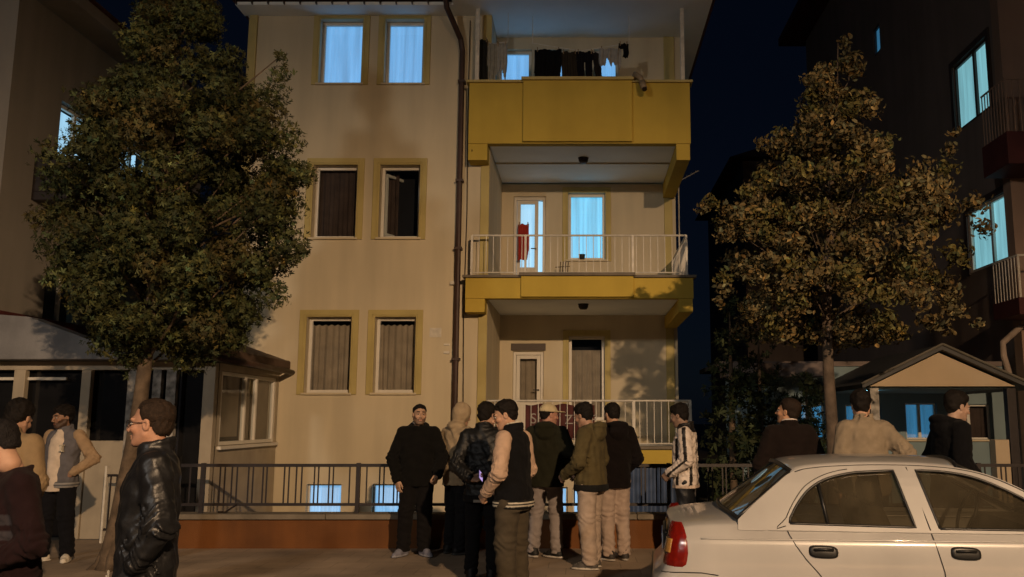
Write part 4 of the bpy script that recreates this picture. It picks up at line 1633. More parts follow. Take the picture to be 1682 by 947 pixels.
# door seams, crease, bumper line, handles
for sg in (1, -1):
    mb = MB()

    def seam(pts, r_=.0035, off=.0):
        mb.tube([(sx(x, z), sg * (side(x, z) - .003), z) for x, z in pts], r_, 5)
    seam([(.925, .975), (.945, .93), (.985, .86), (1.05, .77), (1.13, .68), (1.2, .58), (1.22, .45), (1.24, .24)])
    seam([(1.885, .955), (1.90, .90), (1.92, .82), (1.95, .70), (1.965, .5), (1.97, .24)])
    seam([(2.95, .92), (2.97, .7), (2.93, .4), (2.9, .24)])
    seam([(1.24, .23), (1.97, .225), (2.9, .23)])
    seam([(0.0, .665), (.03, .668), (.1, .672), (.2, .675), (.32, .675), (.45, .66)])
    mb.build('panel_gap', CARBLK, CR, True)
    mb = MB()
    mb.tube([(sx(x, .895), sg * (side(x, .895) + .001), .897) for x in [.3 + i * .1 for i in range(33)]], .007, 6)
    mb.build('side_crease', CARW, CR, True)
    for hx in (1.07, 2.0):
        mb = MB()
        vs = []
        n = 20
        for lay, (gx, gz_) in enumerate(((1, 1), (.97, .93), (.8, .7))):
            for k in range(n):
                t = 2 * PI * k / n
                ex = abs(math.cos(t)) ** .55 * math.copysign(1, math.cos(t)) * .098 * gx
                ez = abs(math.sin(t)) ** .6 * math.copysign(1, math.sin(t)) * .042 * gz_ - (.006 * math.cos(t))
                x, z = hx + .095 + ex, .822 + ez
                vs.append((x, sg * (side(x, z) - (.001, .014, .018)[lay]), z))
        fs = [(l * n + k, l * n + (k + 1) % n, (l + 1) * n + (k + 1) % n, (l + 1) * n + k) for l in range(2) for k in range(n)] + [tuple(range(2 * n, 3 * n))]
        mb.add(vs, fs)
        h = mb.build('door_handle', CARBLK, CR, True)
        mb = MB()
        x0 = hx + .03
        mb.tube([(x0, sg * (side(x0, .835) - .022), .838), (x0 + .07, sg * (side(x0, .835) - .030), .842), (x0 + .13, sg * (side(x0 + .1, .835) - .022), .838)], .010, 6)
        mb.build('grip', CARBLK, h, True)
    # tail lamp wrapping the corner
    def lens(z0, z1, p0, p1, mtl, off, parent):
        mb = MB()
        nz_, np_ = 12, 16
        vs = []
        for i in range(nz_ + 1):
            z = z0 + (z1 - z0) * i / nz_
            a, b = p0(z), p1(z)
            for k in range(np_ + 1):
                p = a + (b - a) * k / np_
                ed_ = min(i, nz_ - i, k, np_ - k)
                o_ = off if ed_ > 0 else -.004
                if p < 0:
                    y = -(cw(0) * gz(min(z, .93)) + p)
                    vs.append((sx(0, z) - o_, sg * y if True else y, z))
                else:
                    yy = side(p, z)
                    t = min(1, p / .1)
                    vs.append((sx(p, z) - o_ * (1 - t), sg * (yy - o_ * (.3 + .7 * t)), z))
        fs = [(i * (np_ + 1) + k, i * (np_ + 1) + k + 1, (i + 1) * (np_ + 1) + k + 1, (i + 1) * (np_ + 1) + k) for i in range(nz_) for k in range(np_)]
        mb.add(vs, fs)
        return mb.build('tail_lamp' if parent is CR else 'lens', mtl, parent, True)

    def pr(z):
        return float(np.interp(z, [.70, .73, .80, .88, .95, 1.0, 1.03], [.175, .198, .202, .185, .150, .105, .065]))
    tl = lens(.70, 1.0, lambda z: float(np.interp(z, [.70, .85, 1.0], [-.17, -.13, -.09])), pr, LENSR, .010, CR)
    lens(.79, .895, lambda z: -.15 + (z - .79) * .25, lambda z: .055, LENSA, .0145, tl)
    mb = MB()
    for z in (.79, .895):
        mb.tube([(sx(0, z) - .013, sg * -(cw(0) * gz(z) + q), z) for q in (-.14, -.08, -.02)] + [(sx(.02, z) - .009, sg * (side(.02, z) - .007), z)], .004, 5)
    mb.build('divider', CARBLK, tl)
    # head lamp
    mb = MB()
    mb.tube([(4.02, sg * .66, .66), (4.07, sg * .60, .665), (4.10, sg * .5, .66)], [.05, .065, .05], 10)
    mb.build('head_lamp', GLASS if False else mat('clear_lens', (.5, .5, .5), .1, .1, 5, coat=.8), CR, True)
    # mirror
    mb = MB()
    mb.box(2.62, 2.72, min(sg * .80, sg * .98), max(sg * .80, sg * .98), .985, 1.10)
    mb.build('wing_mirror', CARW, CR, bevel=.03)
    for ax, az in AX:
        mb = MB()
        prof = [(.17, -.10), (.25, -.10), (.285, -.07), (.29, 0), (.285, .07), (.25, .10), (.17, .10)]
        mb.lathe(prof, 28)
        wh = mb.build('wheel', CARBLK, CR, True)
        wh.location = (ax, sg * .70, .27)
        wh.rotation_euler = (R(90), 0, 0)
        mb = MB()
        mb.lathe([(0, .07), (.05, .08), (.10, .06), (.17, .09), (.175, .09), (.17, -.09), (0, -.09)], 28)
        rm = mb.build('rim', mat('wheel_silver', (.4, .4, .4), .35, .1, 5, metal=.8), wh, True)
        rm.rotation_euler = (0 if sg < 0 else PI, 0, 0)
        mb = MB()
        for i in range(25):
            t = PI * (i - 2) / 20
            for yy in (.45, .815):
                mb.v.append((ax + .345 * math.cos(t), sg * yy, az + .345 * math.sin(t)))
        for i in range(24):
            mb.f.append((2 * i, 2 * i + 1, 2 * i + 3, 2 * i + 2))
        mb.build('wheel_arch', CARBLK, CR, True)
# number plate, boot furniture
mb = MB()
mb.box(.088, .112, -.30, .30, .74, .90)
mb.build('plate_recess', CARBLK, CR, bevel=.01)
mb = MB()
mb.box(.078, .087, -.26, .26, .755, .865)
pl_ = mb.build('number_plate', mat('plate_white', (.5, .52, .56), .4, .1, 9), CR, bevel=.003)
mb = MB()
mb.box(.0755, .0775, .215, .255, .76, .86)
mb.build('plate_band', mat('plate_blue', (.02, .08, .4), .4, .1, 9), pl_)
mb = MB()
mb.box(.0755, .0785, -.62, -.56, .885, .90)
mb.box(.100, .116, -.60, -.52, .895, .907)
mb.build('boot_badge', CARBLK, CR)
mb = MB()
mb.tube([(sx(0, .95) - .004, y, .955) for y in (-.6, 0, .6)], .004, 5)
mb.tube([(-.002, y, .60) for y in (-.66, 0, .66)], .004, 5)
mb.build('boot_gap', CARBLK, CR)
# interior
mb = MB()
mb.box(.62, 2.98, -.74, .74, .30, .32)
mb.box(.60, .66, -.72, .72, .3, 1.0)
mb.box(2.7, 2.98, -.72, .72, .32, .95)
mb.box(.67, .98, -.70, .70, .93, .965)
mb.build('cabin_tub', CARINT, CR)
for y in (-.36, .36):
    F = Field((1.38, y - .3, .35), (2.2, y + .3, 1.36), .016)
    for q in (-.13, 0, .13):
        F.cap((1.74, y + q, .58), (1.60, y + q * .85, 1.02), .095, .075, .07)
        F.cap((1.72, y + q, .50), (2.12, y + q, .53), .09, .085, .07)
    for q in (1.15, 1.19, 1.23):
        F.cap((1.565 - (q - 1.15) * .2, y - .09, q), (1.565 - (q - 1.15) * .2, y + .09, q), .045, .045, .02)
    F.cap((1.57, y - .05, 1.02), (1.55, y - .05, 1.16), .012, .012, .0)
    F.cap((1.57, y + .05, 1.02), (1.55, y + .05, 1.16), .012, .012, .0)
    V_, Q_ = F.mesh()
    mesh_obj('front_seat', V_, Q_, CARSEAT, CR, True)
F = Field((.8, -.75, .35), (1.6, .75, 1.2), .02)
for q in (-.5, -.25, 0, .25, .5):
    F.cap((1.15, q, .56), (.97, q, .96), .10, .08, .09)
    F.cap((1.1, q, .48), (1.52, q, .52), .09, .09, .09)
for y in (-.38, .38):
    F.cap((.93, y - .09, 1.05), (.93, y + .09, 1.05), .05, .05, .03)
V_, Q_ = F.mesh()
mesh_obj('rear_seat', V_, Q_, CARSEAT, CR, True)
mb = MB()
mb.tube([(2.5 + .07 * math.cos(t) * 0 + .06 * math.sin(t), .36 + .18 * math.cos(t), .97 + .17 * math.sin(t)) for t in [i * 2 * PI / 24 for i in range(25)]], .014, 6)
mb.build('steering_wheel', CARBLK, CR, True)
# ------------------------------------------------------------------ people
CLOTH = mat('cloth', (.5, .5, .5), 0.95, 0.16, 14, 0.5, 260, 0.08, attr=True, sheen=0.02)
SLEEK = mat('sleek_cloth', (.5, .5, .5), 0.5, 0.2, 12, 0.25, 140, 0.3, attr=True)
LEATHER = mat('leather', (.5, .5, .5), 0.40, 0.3, 16, 0.18, 60, 0.35, attr=True)
SKIN = mat('skin', (.5, .5, .5), 0.55, 0.10, 30, 0.2, 300, 0.35, attr=True)
HAIR = mat('hair', (.5, .5, .5), 0.7, 0.4, 60, 0.8, 160, 0.18, attr=True)
SHOE = mat('shoe_leather', (.5, .5, .5), 0.6, 0.15, 20, 0.2, 200, 0.3, attr=True)
EYEW = mat('eye_white', (.36, .32, .29), 0.2, 0.05, 5)
EYED = mat('iris', (.012, .008, .006), 0.15, 0.05, 5)

# canonical hand: wrist at origin, fingers along -z, palm normal -x, thumb side -y
HANDS = {}


def hand_mesh(pose):
    if pose in HANDS:
        return HANDS[pose]
    F = Field((-.14, -.11, -.21), (.05, .06, .04), .0042)
    F.cap((0, -.012, .03), (0, -.014, -.03), .025, .026, .015)
    F.cap((0, .012, .03), (0, .016, -.03), .024, .024, .015)
    for i in range(4):
        yb = (i - 1.5) * .0205
        F.cap((0, yb * .6, -.02), (0, yb, -.088), .0165, .0125, .016)
    c = {'relax': .30, 'hip': .16, 'grip': .85, 'fist': 1.15}[pose]
    ln = (.070, .079, .073, .057)
    for i in range(4):
        y = (i - 1.5) * .0205
        fan = (i - 1.5) * .05
        p = np.array([0, y, -.088])
        th = 0
        for k, (q, r0, r1) in enumerate(((.46, .0098, .0092), (.30, .0092, .0085), (.24, .0085, .0072))):
            th += c * (.55 + .18 * i * .5 if k == 0 else .95)
            d = np.array([-math.sin(th), fan, -math.cos(th)])
            e = p + d * ln[i] * q
            F.cap(p, e, r0, r1, .003)
            p = e
    g = .5 + .5 * min(1, c)
    F.cap((-.004, -.018, -.02), (-.018 * g, -.046, -.052), .0145, .012, .012)
    F.cap((-.018 * g, -.046, -.052), (-.034 * g, -.055 + .012 * c, -.088), .0115, .0095, .003)
    F.cap((-.034 * g, -.055 + .012 * c, -.088), (-.045 * g, -.050 + .02 * c, -.112), .0095, .0078, .003)
    HANDS[pose] = F.mesh()
    return HANDS[pose]


def frame(d, hint):
    """matrix taking canonical -z to d, -x towards hint"""
    z = -np.array(d, float)
    z /= np.linalg.norm(z)
    x = -np.array(hint, float)
    x -= z * (x @ z)
    x /= np.linalg.norm(x)
    y = np.cross(z, x)
    return np.stack([x, y, z], 1)


def rotz(a):
    c, s = math.cos(a), math.sin(a)
    return np.array([[c, -s, 0], [s, c, 0], [0, 0, 1]])


def rotx(a):
    c, s = math.cos(a), math.sin(a)
    return np.array([[1, 0, 0], [0, c, -s], [0, s, c]])


def roty(a):
    c, s = math.cos(a), math.sin(a)
    return np.array([[c, 0, s], [0, 1, 0], [-s, 0, c]])


def head_mesh(h, seed, beard=False):
    r = np.random.default_rng(seed)
    j = r.uniform(-.004, .004, 4)
    F = Field((-.11, -.15, -.2), (.11, .13, .14), h)
    F.ell((0, .018, .035), (.074, .095, .083), .02)
    F.ell((0, -.026, -.03), (.061 + j[0], .066, .085), .03)
    F.ell((0, -.034, -.084), (.046 + j[1], .047, .032), .025)
    F.cap((-.012, -.076, -.101), (.012, -.076, -.101), .0165, .0165, .018)
    for s in (-1, 1):
        F.cap((s * .012, -.086, .027), (s * .043, -.074, .024), .0115, .010, .014)     # brow
        F.ell((s * .043, -.062, -.025), (.022, .024, .020), .018)                      # cheek
        F.cap((s * .056, -.002, -.055), (s * .03, -.06, -.095), .018, .016, .02)        # jaw line
        F.ell((s * .030, -.102, .003), (.0175, .016, .0115), .010, 's')                # socket
        F.ell((s * .077, .012, -.008), (.0085, .020, .031), .008)                      # ear
        F.ell((s * .083, .006, -.006), (.004, .011, .018), .004, 's')
        F.ell((s * .0115, -.103, -.036), (.0085, .0095, .0075), .006)                  # nostril wing
    F.cap((0, -.092, .018), (0, -.1155 + j[2], -.028), .0080, .0112, .010)              # nose
    F.cap((-.018, -.090, -.0615), (.018, -.090, -.0615), .0068, .0068, .007)           # lips
    F.cap((-.015, -.089, -.0735), (.015, -.089, -.0735), .0072, .0072, .007)
    F.ell((0, -.098, -.0672), (.026, .012, .0022), .004, 's')
    F.cap((0, .018, -.05), (0, .024, -.115), .056, .055, .03)                             # neck
    return F.mesh()


def skin_cols(V, base, lip=(.32, .13, .11), beard=0.0, hair=(.02, .015, .012)):
    c = np.tile(np.array(base), (len(V), 1))
    x, y, z = V[:, 0], V[:, 1], V[:, 2]
    ax = np.abs(x)

    def blend(w, col):
        w = np.clip(w, 0, 1)[:, None]
        c[:] = c * (1 - w) + np.array(col) * w
    blend((y < -.05) * (1 - ((ax / .024) ** 2 + ((z + .0675) / .0125) ** 2)) * 1.3, lip)
    # brows
    zb = .031 - .10 * np.abs(ax - .03) ** 1.2
    blend((y < -.05) * (1 - ((ax - .030) / .021) ** 4 - ((z - zb) / .0065) ** 2) * 2.0, hair)
    # cheeks and ears a little redder
    blend(.35 * np.exp(-(((ax - .045) / .02) ** 2 + ((z + .028) / .02) ** 2)) * (y < -.02), (base[0] * 1.05, base[1] * .75, base[2] * .7))
    if beard:
        lo = np.where(y < -.05, np.where(ax < .03, -.049, -.058 + (ax - .03) * .9), -.02)
        w = (z < lo) * (z > -.125) * (y < .015) * beard
        w = w * (1 - .9 * (((ax / .022) ** 2 + ((z + .0675) / .010) ** 2) < 1))
        blend(w, hair)
    return np.clip(c, 0.004, 1)


def hair_mesh(h, style, seed):
    F = Field((-.13, -.16, -.16), (.13, .17, .17), h)
    vol = {'short': .015, 'crop': .009, 'thick': .021, 'curly': .026, 'receding': .009, 'fringe': .021}[style]
    F.f[:] = 1
    X, Y, Z = F.grid()
    hl = {'short': [(-.12, .074), (-.07, .064), (-.035, .045), (-.012, -.005), (.012, -.02), (.035, -.02), (.055, -.062), (.12, -.072)],
          'crop': [(-.12, .078), (-.07, .07), (-.035, .052), (-.012, .0), (.012, -.005), (.035, .0), (.055, -.045), (.12, -.06)],
          'thick': [(-.12, .066), (-.07, .056), (-.035, .036), (-.012, -.02), (.012, -.03), (.035, -.03), (.055, -.075), (.12, -.085)],
          'curly': [(-.12, .060), (-.07, .05), (-.035, .03), (-.012, -.02), (.012, -.03), (.035, -.03), (.055, -.08), (.12, -.09)],
          'fringe': [(-.12, .046), (-.07, .042), (-.035, .03), (-.012, -.02), (.012, -.03), (.035, -.03), (.055, -.08), (.12, -.09)],
          'receding': [(-.12, .125), (-.07, .098), (-.035, .072), (-.012, .0), (.012, -.02), (.035, -.02), (.055, -.06), (.12, -.075)]}[style]
    line = np.interp(Y, [q[0] for q in hl], [q[1] for q in hl])
    line = line + np.where((np.abs(X) > .035) & (Y < -.03) & (style in ('short', 'receding')), .0 if style == 'short' else -.004, 0)
    q_ = np.sqrt((X / .0735) ** 2 + ((Y - .018) / .0945) ** 2 + ((Z - .035) / .0825) ** 2)
    d0 = (q_ - 1) * .083
    q2 = np.sqrt((X / .068) ** 2 + ((Y - .034) / .074) ** 2 + ((Z + .015) / .078) ** 2)
    d0 = np.minimum(d0, (q2 - 1) * .072)
    grow = np.clip((Z - line) / .06, 0, 1)
    grow = grow * (.42 + .75 * np.clip((Z + .01) / .10, 0, 1) + .25 * np.clip(Y / .1, 0, 1))
    if style in ('fringe', 'thick', 'short'):
        grow = grow * (1 + (.3 if style == 'fringe' else 0) * np.clip((-Y - .0) / .06, 0, 1) * np.clip((Z - .075) / .03, 0, 1))
    F.f = np.maximum(d0 - vol * grow - .0016, (line - Z) * .8).astype(np.float32)
    amp, fr = {'curly': (.012, 150), 'thick': (.009, 100), 'fringe': (.009, 90), 'receding': (.005, 120)}.get(style, (.006, 120))
    F.noise(amp, fr, seed, (1, .5, 1))
    return F.mesh()


def body_rows(P, add, hem, lean):
    """jacket stack: z, cx, cy, a, b"""
    rows = []
    for z, a, b, k in P:
        t = max(0, z - .95) / .5
        rows.append((z, lean[0] * t, lean[1] * t + k, a * .91 + add, b * .95 + add * .9))
    return rows


TOP = {
    'jacket': [(.80, .186, .132, .005), (.86, .184, .132, .005), (1.0, .176, .128, .0), (1.15, .182, .128, -.003), (1.28, .192, .126, .0), (1.37, .188, .112, .01), (1.425, .150, .090, .018), (1.46, .092, .074, .02), (1.49, .070, .066, .015)],
    'bomber': [(.84, .186, .138, .005), (.88, .190, .142, .005), (.93, .198, .148, .005), (1.02, .188, .136, .0), (1.15, .19, .132, -.003), (1.28, .196, .128, .0), (1.37, .19, .112, .01), (1.425, .150, .090, .018), (1.46, .092, .074, .02), (1.49, .070, .066, .015)],
    'long': [(.70, .196, .14, .005), (.80, .19, .136, .005), (1.0, .18, .13, .0), (1.15, .186, .13, -.003), (1.28, .195, .128, .0), (1.37, .19, .114, .01), (1.425, .152, .092, .018), (1.46, .095, .076, .02), (1.49, .070, .066, .015)],
    'sweater': [(.86, .165, .128, .0), (.90, .172, .134, -.002), (1.0, .176, .142, -.012), (1.15, .180, .136, -.012), (1.28, .188, .126, -.004), (1.37, .184, .110, .008), (1.425, .148, .088, .018), (1.46, .086, .07, .02), (1.475, .066, .062, .015)],
}

NP = [0]


def person(label, loc, face, H=1.75, skin=(.42, .25, .17), head=(0, 0, 0), lean=(0, 0), hair='short', hairc=(.009, .0065, .005),
           top='jacket', topc=None, toph=.03, fold=.007, topm=None, collar='collar', hood=None,
           armL=None, armR=None, handL='relax', handR='relax', sleeve=None, sleeve_m=None,
           legc=(.02, .02, .025), loose=.02, legm=None, feet=((.11, 0), (-.11, 0)), toes=(14, -14), shoec=(.03, .03, .03), solec=(.4, .4, .38),
           knee=(0, 0), h=.011, beard=0.0, cap=None, shirt=None, glasses=False, rib=None, band=None, extra=None, shoes=True, sit=0.0, slr=1.0):
    NP[0] += 1
    sd = 100 + NP[0] * 7
    S = H / 1.76
    lx, ly = lean
    topm = topm or CLOTH
    legm = legm or CLOTH
    sh = {1: np.array([.170 + lx, .018 + ly, 1.415]), -1: np.array([-.170 + lx, .018 + ly, 1.415])}
    dA = {1: ((.235, .03, 1.13), (.245, -.05, .88)), -1: ((-.235, .03, 1.13), (-.245, -.05, .88))}
    A = {1: armL or dA[1], -1: armR or dA[-1]}
    A = {k: (np.array(v[0], float), np.array(v[1], float)) for k, v in A.items()}
    hp = {1: handL, -1: handR}
    nb = np.array([lx * 1.0, .03 + ly, 1.45])
    hc = np.array([lx * 1.12, -.018 + ly * 1.15 - .02 * max(0, head[1]) / 20, 1.628])
    yaw, pitch, roll = [R(v) for v in head]
    HR = rotz(yaw) @ rotx(pitch) @ roty(roll) * 1.01
    piv = np.array([0, .02, -.10])
    hc = hc + piv - HR @ piv
    legs = {}
    for i, s in enumerate((1, -1)):
        fx, fy = feet[i]
        hipp = np.array([s * .088, .0, .90])
        ank = np.array([fx, fy + .02, .09])
        kn = (hipp + ank) / 2 + np.array([0, -.025 - knee[i], .035])
        legs[s] = (hipp, kn, ank)
    tr = lambda V: V * S
    # --- body (one mesh: trunk and limbs under the clothes, head, hands)
    F = Field((-.6, -.55, -.02), (.6, .5, 1.56), .017)
    F.torso(body_rows([(.84, .15, .11, .005), (.95, .15, .108, .005), (1.08, .135, .1, 0), (1.25, .155, .105, 0), (1.37, .15, .09, .01), (1.43, .11, .07, .018), (1.47, .06, .055, .02)], 0, .84, lean), .02)
    for s in (1, -1):
        e, w_ = A[s]
        F.cap(sh[s], e, .048, .040, .02)
        F.cap(e, w_, .038, .028, .02)
        a, b, c = legs[s]
        F.cap(a, b, .075, .052, .03)
        F.cap(b, c, .052, .036, .02)
        t = R(toes[0 if s == 1 else 1])
        F.cap(c - np.array([0, 0, .03]), c + np.array([math.sin(t) * .13, -math.cos(t) * .13, -.055]), .036, .026, .02)
    F.cap(nb - np.array([0, 0, .03]), (nb + hc) / 2 + np.array([0, .01, -.01]), .054, .052, .02)
    V0, Q0 = F.mesh()
    Vs, Qs, Cs = [V0], [Q0], [np.tile(np.array(skin), (len(V0), 1))]
    hv, hq = head_mesh(.0052 if h > .009 else .0042, sd, beard)
    hcols = skin_cols(hv, skin, (skin[0] * .8, skin[1] * .52, skin[2] * .55), beard, hairc)
    n = len(V0)
    Vs.append(hv @ HR.T + hc)
    Qs.append(hq + n)
    Cs.append(hcols)
    n += len(hv)
    for s in (1, -1):
        if hp[s] is None:
            continue
        e, w_ = A[s]
        pose = hp[s]
        hint = None
        dirn = w_ - e
        if isinstance(pose, tuple):
            pose, dirn, hint = pose
        dirn = np.array(dirn, float)
        dirn /= np.linalg.norm(dirn)
        if hint is None:
            hint = np.array([-s * .9, .25, 0.])
        gv, gq = hand_mesh(pose)
        g = gv.copy()
        M = frame(dirn, hint)
        # thumb (-y) should point forward / up: flip when needed
        q = gq
        if (M[:, 1] @ np.array([0, 1, -.35])) < 0:
            g[:, 1] *= -1
            q = gq[:, ::-1]
        Vs.append(g @ M.T + w_ - dirn * .0)
        Qs.append(q + n)
        Cs.append(np.tile(np.array(skin) * .97, (len(g), 1)))
        n += len(g)
    root = mesh_obj('person', tr(np.concatenate(Vs)), np.concatenate(Qs), SKIN, None, True, np.concatenate(Cs))
    z0 = 0.0 if loc[1] > 7.98 else -.10
    root.location = (loc[0], loc[1], z0)
    root.rotation_euler = (0, 0, R(face))
    setp(root, label, 'person')

    def part(name, V, Q, m, col, parent=root):
        if callable(col):
            C = col(V)
        else:
            C = np.tile(np.array(col), (len(V), 1))
        return mesh_obj(name, tr(V), Q, m, parent, True, C)
    # --- eyes
    for s in (1, -1):
        mb = MB()
        prof = [(math.sin(t) * .0118, -math.cos(t) * .0118) for t in [PI * k / 6 for k in range(7)]]
        mb.lathe(prof, 10)
        V = np.array(mb.v)
        V[:, 2] *= .62
        ev = (V + np.array([s * .030, -.0825, .003])) @ HR.T + hc
        ey = mesh_obj('eye', tr(ev), mb.f, EYEW, root, True)
        mb = MB()
        mb.lathe([(.0001, -.0016), (.0055, -.0008), (.0062, .0008)], 10)
        V = np.array(mb.v) @ rotx(R(-90)).T * np.array([1, 1, 1])
        V[:, 1] = -np.abs(V[:, 1])
        ev = (V + np.array([s * .030, -.0936, .003])) @ HR.T + hc
        mesh_obj('iris', tr(ev), mb.f, EYED, ey, True)
    # --- hair / cap
    if hair:
        V, Q = hair_mesh(.0065 if h > .009 else .005, hair, sd + 1)
        part('hair', V @ HR.T + hc, Q, HAIR, lambda V: np.tile(np.array(hairc), (len(V), 1)) * np.random.default_rng(3).uniform(.7, 1.3, (len(V), 1)))
    if cap:
        F = Field((-.12, -.24, -.02), (.12, .15, .17), .0065)
        F.ell((0, .018, .045), (.088, .112, .092), .0)
        X, Y, Z = F.grid()
        F.f = np.maximum(F.f, (.035 - Z)).astype(np.float32)
        F.ell((0, -.135, .045), (.075, .075, .010), .012)
        V, Q = F.mesh()
        part('cap', V @ HR.T + hc, Q, CLOTH, cap)
    # --- trousers
    F = Field((-.36, -.4, .03), (.36, .35, 1.0), h)
    t_ = loose
    F.torso([(.80, 0, .01, .150 + t_ * .5, .120 + t_ * .5), (.88, 0, .008, .155 + t_ * .4, .122 + t_ * .5), (.97, 0, 0, .150, .115)], .03)
    for s in (1, -1):
        a, b, c = legs[s]
        F.cap(a - np.array([0, 0, .03]), b, .084 + t_ * .8, .062 + t_, .03)
        F.cap(b, c + np.array([0, 0, .0]), .060 + t_, .047 + t_ * 1.1, .03)
    F.noise(.006 + t_ * .12, 55, sd + 3, (.6, .6, 1.3))
    X, Y, Z = F.grid()
    w_ = np.clip((.34 - Z) / .25, 0, 1)
    F.f += (.007 * w_ * np.sin(Z * 95 + 4 * np.sin(X * 20 + sd) + 3 * np.sin(Y * 18))).astype(np.float32)
    w_ = np.exp(-((Z - .52) / .07) ** 2)
    F.f += (.005 * w_ * np.sin(Z * 110 + 9 * np.abs(X) + 5 * np.sin(Y * 22))).astype(np.float32)
    F.clip_low(.055)
    V, Q = F.mesh()
    part('trousers', V, Q, legm, legc)
    # --- shoes
    if shoes:
        for i, s in enumerate((1, -1)):
            c = legs[s][2]
            t = R(toes[i])
            F = Field((-.07, -.24, -.005), (.07, .1, .16), .0065 if h > .009 else .006)
            F.cap((0, .045, .045), (0, -.10, .036), .040, .043, .02)
            F.cap((0, -.10, .034), (0, -.165, .028), .043, .032, .02)
            F.cap((0, .03, .05), (0, .02, .12), .040, .042, .03)
            F.cap((0, .02, .10), (0, -.09, .055), .034, .03, .03)
            X, Y, Z = F.grid()
            F.f = np.maximum(F.f, -Z + .0 * F.f).astype(np.float32)
            F.ell((0, -.055, .014), (.051, .158, .016), .0)
            F.f = np.maximum(F.f, -Z + .0 * F.f).astype(np.float32)
            V, Q = F.mesh()
            lace = (V[:, 2] > .055) & (np.abs(V[:, 0]) < .02) & (V[:, 1] < .0)
            C = np.where((V[:, 2] < .027)[:, None], np.array(solec), np.where((lace & (np.sin(V[:, 1] * 240) > .2))[:, None], np.array(solec) * .8, np.array(shoec)))
            V = V @ rotz(t).T + np.array([c[0], c[1], .001])
            mesh_obj('shoe', tr(V), Q, SHOE, root, True, C)
    # --- upper garment
    rows = TOP[top]
    hem = rows[0][0]
    sep = sleeve is not None
    F = Field((-.62, -.55, hem - .02), (.62, .5, 1.84 if collar == 'hoodup' else 1.64), h)
    F.torso(body_rows(rows, toph * .45, hem, lean), .02)
    ins = .085 if sep else .05
    F.cap(sh[1] + np.array([-ins, 0, -.0]), sh[-1] + np.array([ins, 0, 0]), .056 + toph * .42, None, .04)
    G2 = F
    if sep:
        G2 = Field((-.62, -.55, .6), (.62, .5, 1.6), h)
    for s in (1, -1):
        e, w_ = A[s]
        ax_ = sh[s]
        if sep:
            F.cap(ax_ + np.array([-s * .06, 0, -.02]), ax_ + np.array([-s * .012, 0, -.01]), .060 + toph * .42, .056 + toph * .38, .03)
        G2.cap(ax_, e, .057 + toph * .48 * slr, .046 + toph * .55 * slr, .022)
        G2.cap(e, w_ - (w_ - e) * .02, .046 + toph * .55 * slr, .034 + toph * .42 * slr, .022)
    cz = rows[-1][0]
    ncx, ncy = lx * 1.0, ly * 1.02 + .012
    if collar == 'collar':
        F.ring((ncx, ncy, cz + .005), .072, .020, .015, 1.0, .18)
        F.ring((ncx, ncy, cz + .035), .074, .015, .012, 1.0, .22)
    elif collar == 'crew':
        F.ring((ncx, ncy, cz + .002), .066, .016, .012, 1.0, .25)
    elif collar == 'hood':
        F.ring((ncx, ncy + .012, cz + .0), .088, .032, .02, 1.0, .28)
        F.ell((ncx, ncy + .118, cz - .055), (.122, .060, .100), .010)
        F.ell((ncx, ncy + .120, cz + .015), (.118, .066, .048), .012)
    elif collar == 'hoodup':
        q = hc + HR @ np.array([0, .012, .022])
        F.ell(q, (.108, .128, .138), .03)
        F.ell((ncx, ncy + .03, cz + .01), (.115, .105, .06), .03)
        fq = hc + HR @ np.array([0, -.105, -.012])
        F.ell(fq, (.074, .075, .098), .015, 's')
    F.noise(fold * .9, 42, sd + 15, (1, 1, .9))
    F.noise(fold * .8, 75, sd + 5, (1, 1, .75))
    G_list = [(F, 'jacket' if top != 'sweater' else 'sweater', topm, topc)]
    if sep:
        G_list.append((G2, 'sleeves', sleeve_m or topm, sleeve))
    for k, (f_, nm, mm, cc) in enumerate(G_list):
        X, Y, Z = f_.grid()
        if f_ is G2:
            if sep:
                f_.noise(fold, 70, sd + 6)
            for s in (1, -1):
                e, w_ = A[s]
                ax_ = sh[s]
                # bunching at the elbow and the cuff
                for (p0, p1, ctr, wd, am) in ((ax_, e, 1.0, .28, .0055), (e, w_, .0, .3, .0055), (e, w_, .85, .25, .006)):
                    d = p1 - p0
                    L2 = d @ d
                    t = ((X - p0[0]) * d[0] + (Y - p0[1]) * d[1] + (Z - p0[2]) * d[2]) / L2
                    r2 = np.sqrt((X - p0[0] - t * d[0]) ** 2 + (Y - p0[1] - t * d[1]) ** 2 + (Z - p0[2] - t * d[2]) ** 2)
                    m_ = np.exp(-((t - ctr) / wd) ** 2) * (r2 < .13) * (np.sign(X) == s)
                    f_.f += (am * fold / .007 * m_ * np.sin(t * math.sqrt(L2) * 120 + 5 * np.sin(X * 31 + Y * 27 + sd))).astype(np.float32)
        f_.clip_low(hem if f_ is F else .55)
        V, Q = f_.mesh()
        g = part(nm, V, Q, mm, cc)
        if k == 0:
            jk = g
    if shirt is not None:     # open front: inner shirt panel showing between the jacket edges
        F = Field((-.2, -.25, hem - .06), (.2, .2, 1.50), h)
        F.torso(body_rows([(q[0] - (.05 if i == 0 else 0), q[1] * .45, q[2], q[3] - .006) for i, q in enumerate(rows)], toph * .45 + .018, hem, lean), .02)
        F.f = np.maximum(F.f, (F.grid()[1] + .02) + 0 * F.f).astype(np.float32)
        F.noise(fold * .7, 50, sd + 9)
        V, Q = F.mesh()
        part('shirt', V, Q, CLOTH, shirt)
